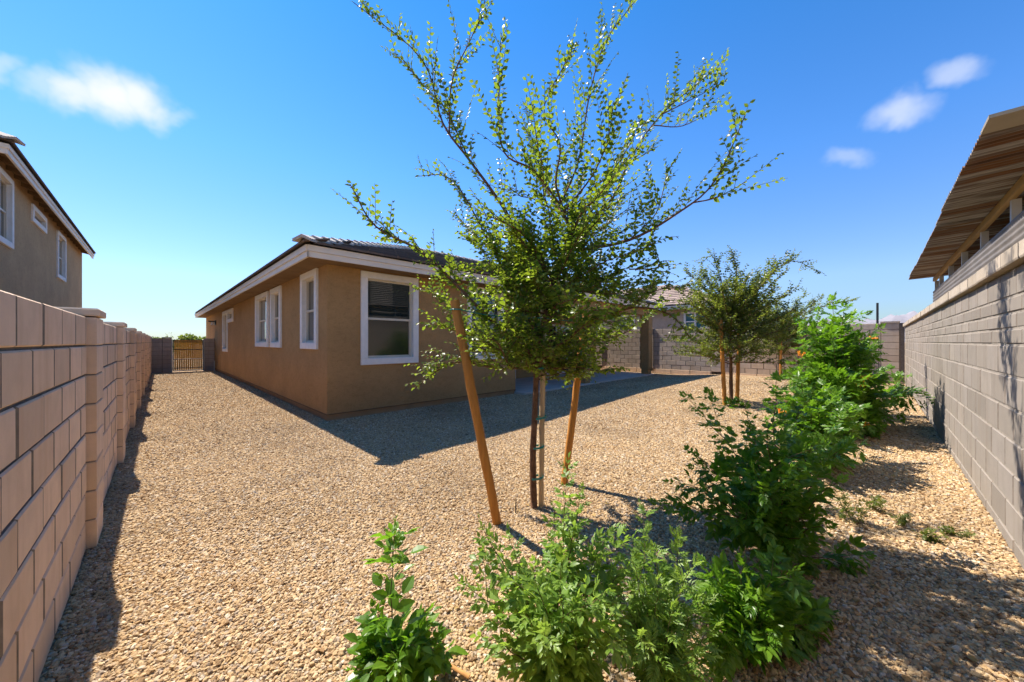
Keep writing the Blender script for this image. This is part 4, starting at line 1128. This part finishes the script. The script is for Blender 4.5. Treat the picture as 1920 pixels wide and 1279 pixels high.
# --- shrubs with compound leaves
def shrub(name, label, cat, base, tips, leaf, tpls, m, gap, limit, stem_r=.006, start=.18, bend=.10, side_shoots=2, flowers=(), group=None, stem_m='stem', tipk=.45):
    base = Vector(base); r_ = thing(name, label, cat, base, 0, group); mats = []
    tw = MB()
    for tip in tips:
        tip = at(*tip) if not isinstance(tip, Vector) else tip
        p0 = base + Vector((random.gauss(0, .03), random.gauss(0, .03), 0))
        h = tip - p0; out = Vector((h.x, h.y, 0))
        path = curve(p0, tip, UP * out.length * bend * 2.2 - out * bend, 8, .006); path = [p - base for p in path]; k_ = len(path)
        MB().tube([path[0] - UP * .04] + path, [stem_r] + [stem_r * (1 - .75 * i / (k_ - 1)) for i in range(k_)], 6).build('stem', M[stem_m], r_, True)
        paths = [(path, 1.0, start)]
        L_ = plen(path)
        for _ in range(side_shoots):
            p, t = sample(path, L_ * random.uniform(.25, .8)); d = (t * .7 + rvec((-.3, .8)) * .8).normalized(); l = L_ * random.uniform(.18, .38)
            sp_ = curve(p, p + d * l, UP * l * .15, 4); tw.tube(sp_, [stem_r * .45 * (1 - .15 * i) for i in range(5)], 4, False); paths.append((sp_, .85, .15))
        for pth, ks, st in paths:
            Lp = plen(pth); s = Lp * st; az = random.uniform(0, 6.28)
            while s < Lp * 1.001:
                p, t = sample(pth, min(s, Lp * .999)); k = s / Lp
                a1 = t.cross(Vector((math.cos(az), math.sin(az), .13))); a1.normalize()
                size = leaf * ks * (1 - (1 - tipk) * max(0, (k - .45) / .55)) * random.uniform(.8, 1.15)
                for sg in (1, -1):
                    d = (a1 * sg * .85 + t * (.45 + .5 * k) - UP * .10 + rvec() * .18).normalized()
                    mats.append(leaf_matrix(p, d, UP + t * -.3 + rvec() * .25, size, random.uniform(-.25, .25)))
                az += 1.57 + random.uniform(-.4, .4); s += gap * random.uniform(.75, 1.25) * (1 - .35 * k)
            p, t = sample(pth, Lp * .999); mats.append(leaf_matrix(p, t + rvec() * .2, rvec(), leaf * ks * tipk, 0))
    if tw.v: o = tw.build('side_shoots', M[stem_m], r_, True); o['kind'] = 'stuff'
    for fp in flowers:
        c_ = at(*fp) - base; b = MB()
        for _ in range(6):                                # a cluster of short trumpets
            d = (rvec((-.2, 1)) + Vector((-SN, -CS, 0)) * .4).normalized(); p = c_ + rvec() * .03; a_ = d.cross(Vector((.3, .5, .8))).normalized()
            b.tube([p, p + d * .03, p + d * .050, p + d * .060], [.004, .006, .009, .016], 6, False)
        b.build('flower', M['flower'], r_)
    put_leaves(r_, mats, tpls, m, limit)
    print(name, len(mats)); return r_
T3 = [pinnate_template(3, .44, .27, True, 58, True, .22, 1), pinnate_template(3, .46, .25, True, 50, True, .35, 2), pinnate_template(2, .50, .28, True, 52, True, .15, 3)]
TF = [pinnate_template(3, .42, .25, True, 55, False, .22, 4), pinnate_template(3, .44, .27, True, 50, False, .35, 5)]
TN = [pinnate_template(5, .34, .17, True, 50, False, .30, 6), pinnate_template(5, .36, .15, True, 42, False, .45, 7), pinnate_template(4, .36, .18, True, 55, False, .2, 8)]
TB_ = [pinnate_template(1, .62, .30, True, 40, True, .15, 9), pinnate_template(2, .52, .29, True, 46, True, .25, 10)]

TB = [pinnate_template(2, .50, .24, True, 46, True, .25, 10), pinnate_template(3, .42, .20, True, 50, True, .35, 11), pinnate_template(1, .60, .27, True, 38, True, .2, 9)]
def gbase(px, py, dep):
    q = at(px, py, dep); q.z = gz(q.x, q.y); return q
shrub('leafy_shrub', 'large dark green shrub on thin dark stems in front of the right wall', 'shrub', gbase(1455, 1060, 2.22),
      [(1455, 715, 2.2), (1288, 745, 2.75), (1235, 945, 2.25), (1300, 850, 2.45), (1265, 905, 2.1), (1400, 770, 2.5), (1505, 745, 2.5), (1590, 830, 2.35), (1575, 785, 2.6), (1570, 905, 2.1), (1590, 1060, 2.15),
       (1525, 830, 1.95), (1350, 965, 1.95), (1480, 880, 1.85), (1415, 880, 1.9), (1545, 985, 1.95), (1360, 850, 2.6), (1440, 800, 2.0), (1380, 900, 2.2), (1500, 1010, 1.9)],
        .145, T3, M['shrub_dark'], .082, 295, .0055, .22, .12, 2, flowers=(), stem_m='twig')
shrub('flowering_shrub', 'tall bright green shrub with orange trumpet flowers by the right wall', 'shrub', gbase(1572, 812, 5.4),
      [(1560, 562, 5.4), (1597, 590, 5.6), (1528, 615, 5.4), (1508, 665, 5.1), (1490, 705, 5.0), (1640, 632, 5.7), (1668, 690, 5.8), (1692, 748, 5.9), (1622, 690, 5.0), (1562, 640, 5.0), (1545, 735, 4.7), (1605, 745, 4.7),
       (1685, 775, 5.2), (1480, 770, 5.0), (1520, 780, 4.6), (1590, 650, 6.0), (1640, 720, 5.2), (1570, 700, 4.8), (1655, 760, 5.0), (1502, 640, 5.6), (1532, 585, 5.8), (1612, 625, 5.5), (1582, 578, 5.2), (1535, 690, 4.9), (1600, 800, 4.6), (1645, 800, 4.8)],
      .27, TF, M['shrub'], .100, 240, .009, .16, .10, 3, flowers=((1612, 640, 5.5), (1632, 636, 5.6), (1501, 668, 5.0), (1620, 710, 4.9), (1613, 722, 4.85), (1618, 797, 4.7), (1505, 757, 4.6)))
shrub('leafy_shrub', 'bushy green shrub filling the gap between the dark shrub and the flowering one', 'shrub', gbase(1530, 880, 3.75),
      [(1500, 705, 3.8), (1460, 735, 3.8), (1545, 720, 3.7), (1590, 770, 3.7), (1480, 800, 3.5), (1560, 800, 3.5), (1610, 800, 3.8), (1520, 760, 3.5), (1442, 765, 3.9), (1575, 735, 4.0), (1622, 765, 4.1), (1500, 750, 3.7), (1540, 840, 3.3)],
      .21, TF, M['shrub'], .085, 160, .007, .16, .10, 2, flowers=((1468, 778, 3.6),))
shrub('low_shrub', 'low spreading green plant against the foot of the right wall', 'shrub', gbase(1672, 745, 8.6),
      [(1640, 735, 8.6), (1660, 722, 8.7), (1682, 728, 8.8), (1697, 735, 9.0), (1700, 742, 8.8), (1650, 742, 8.3), (1688, 700, 9.2)], .20, TF, M['shrub'], .11, 30, .006, .1, .1, 1)
shrub('ground_sprout', 'small green regrowth around the base of the dense middle tree', 'plant', gbase(1378, 772, 7.3),
      [(1350, 765, 7.2), (1365, 750, 7.2), (1385, 748, 7.2), (1400, 760, 7.1), (1395, 770, 7.0), (1372, 772, 6.9)], .15, TF, M['shrub'], .08, 20, .004, .1, .1, 1, flowers=((1351, 776, 6.9),))
shrub('ground_sprout', 'small green regrowth around the base of the far hazy tree', 'plant', gbase(1470, 716, 12.2),
      [(1440, 710, 12.2), (1455, 704, 12.2), (1475, 702, 12.2), (1490, 708, 12.1)], .20, TF, M['shrub'], .1, 10, .004, .1, .1, 1)

# --- foreground plants
shrub('foreground_plant', 'broad leaved green plant alone at the lower left beside an orange cut cane', 'plant', gbase(748, 1330, 1.50),
      [(735, 1010, 1.55), (676, 1255, 1.36), (700, 1195, 1.45), (822, 1195, 1.50), (708, 1150, 1.56), (800, 1150, 1.52), (835, 1215, 1.40), (745, 1235, 1.28), (690, 1235, 1.40), (780, 1215, 1.36), (720, 1175, 1.45)],
      .135, TB_, M['shrub'], .072, 240, .0045, .15, .14, 1, tipk=.40)
cn = gbase(745, 1215, 1.66); cn2 = gbase(880, 1276, 1.53)
tag(MB().tube([cn + UP * .05, (cn + cn2) / 2 + UP * .055, cn2 + UP * .02], [.007, .008, .009], 8).build('cut_cane', M['cane'], None, True), 'cut orange woody cane lying over gravel at the bottom', 'stick')
shrub('foreground_plant', 'tall bright green plant of several stems growing before the leaning pole', 'plant', gbase(1040, 1325, 1.46),
      [(903, 985, 1.62), (953, 1005, 1.62), (1064, 872, 1.62), (1088, 925, 1.6), (1138, 1008, 1.55), (1000, 1065, 1.32), (1052, 1055, 1.30), (1020, 1185, 1.18), (905, 1195, 1.36), (1098, 1105, 1.30), (1150, 1150, 1.30), (950, 1110, 1.40), (1075, 1000, 1.5), (1040, 960, 1.7), (872, 1095, 1.5), (1172, 1065, 1.45), (1120, 1200, 1.25), (985, 1150, 1.3)],
      .115, TB, M['shrub_light'], .055, 280, .0045, .15, .09, 1, tipk=.42)
shrub('foreground_plant', 'ferny yellow green plant with narrow leaflets at the bottom middle', 'plant', gbase(1240, 1325, 1.46),
      [(1208, 962, 1.72), (1272, 1012, 1.66), (1180, 1040, 1.52), (1300, 1062, 1.52), (1232, 1095, 1.42), (1322, 1130, 1.5), (1200, 1195, 1.28), (1300, 1230, 1.28), (1160, 1110, 1.45), (1260, 1150, 1.35), (1230, 1040, 1.55), (1138, 1195, 1.3), (1342, 1180, 1.42), (1120, 1055, 1.6)],
      .130, TN, M['shrub_light'], .050, 250, .004, .15, .10, 1, tipk=.5)
shrub('foreground_plant', 'low spreading green plant with arching fronds beneath the large dark shrub', 'plant', gbase(1410, 1215, 1.68),
      [(1395, 1062, 1.64), (1450, 1048, 1.68), (1338, 1085, 1.65), (1482, 1085, 1.72), (1532, 1125, 1.78), (1552, 1155, 1.72), (1308, 1115, 1.62), (1345, 1205, 1.5), (1462, 1180, 1.56), (1505, 1180, 1.62), (1340, 1245, 1.46), (1420, 1120, 1.55), (1440, 1190, 1.5)],
      .150, TN[:1] + T3[:2], M['shrub'], .058, 250, .0045, .15, .14, 1, tipk=.5)
for lab, px, py, dep, sz, hh in (('tiny weed sprouting from shaded gravel close to the dark shrub', 1600, 985, 2.66, .055, .20), ('small pale weed flat on gravel nearer the wall', 1735, 1003, 2.42, .06, .05), ('thin weed with few leaves left of the pale flat weed', 1690, 965, 2.62, .045, .07),
                            ('dark leafy weed seedling behind the shaded gravel patch', 1632, 948, 2.84, .05, .14), ('small weed nearest the right wall base on open gravel', 1790, 985, 2.45, .05, .05)):
    q = gbase(px, py, dep)
    tips_ = [q + Vector((random.uniform(-.09, .09), random.uniform(-.09, .09), hh * random.uniform(.5, 1))) for _ in range(5)]
    shrub('weed', lab, 'weed', q, tips_, sz, TF[:1], M['elm_far'], .035, 25, .0018, .2, .1, 0, group='weeds in the gravel')

# dry leaf litter under the tree and shrubs
mats = []
for cx, cy_, rr_, n in ((2.35, 1.9, .8, 90), (2.7, .3, .6, 110), (1.4, .9, .7, 60), (6.5, .2, 1.2, 70), (8.7, 2.1, .8, 40), (1.0, 1.5, .5, 25), (4.3, .0, 1.0, 50)):
    for _ in range(n):
        x, y = random.gauss(cx, rr_ * .6), random.gauss(cy_, rr_ * .6)
        if y > WR + .03: mats.append(leaf_matrix(Vector((x, y, gz(x, y) + .014)), rvec((-.2, .2)), UP + rvec() * .5, random.uniform(.022, .05)))
M['litter'] = mat_leaf('dry_leaf', ((0, (.16, .08, .03)), (.6, (.30, .17, .06)), (1, (.42, .30, .10))), (.4, .25, .08), .15, .8)
tag(join_leaves('leaf_litter', leaf_template(False, .30, .16, .25), mats, M['litter'], None), 'dry brown fallen leaves scattered on the gravel under the plants', 'leaf litter', kind='stuff')
# ------------------------------------------------------------------ beyond the walls
tag(MB().tube([(23.6, .0, 0), (23.6, .0, 3.25)], [.05, .045], 8).build('utility_post', M['black_metal']), 'thin dark post standing beyond the far wall', 'post')
def distant(label, px, py, dep, h, w, n, size, name='distant_tree'):
    q = at(px, py, dep); q.z = 0
    r_ = thing(name, label, 'tree', q); mats = []
    MB().tube([(0, 0, 0), (0, 0, h * .6)], [.05 * h / 3, .03 * h / 3], 6).build('trunk', M['bark'], r_)
    for _ in range(n):
        d = rvec(); r = random.random() ** .4
        mats.append(leaf_matrix(Vector((d.x * w * r, d.y * w * r, h * .62 + d.z * h * .40 * r)), rvec(), rvec(), size * random.uniform(.6, 1.3)))
    join_leaves('crown', leaf_template(False, .35, .07, .12), mats, M['elm_far'], r_)
distant('young sapling with sparse leaves showing above the wall left of the gate', 318, 640, 24, 2.05, .40, 260, .11, 'sapling')
distant('loose pale sapling showing just above the gate', 340, 640, 26, 1.75, .5, 240, .11, 'sapling')
distant('round dark tree far away above the gate', 352, 640, 70, 3.0, 1.5, 700, .45)
distant('low far dark tree beyond the gate near the house corner', 385, 640, 95, 2.9, 2.6, 700, .6)
distant('far dark bush showing over the tan wall end', 294, 640, 80, 2.6, 1.3, 500, .45)
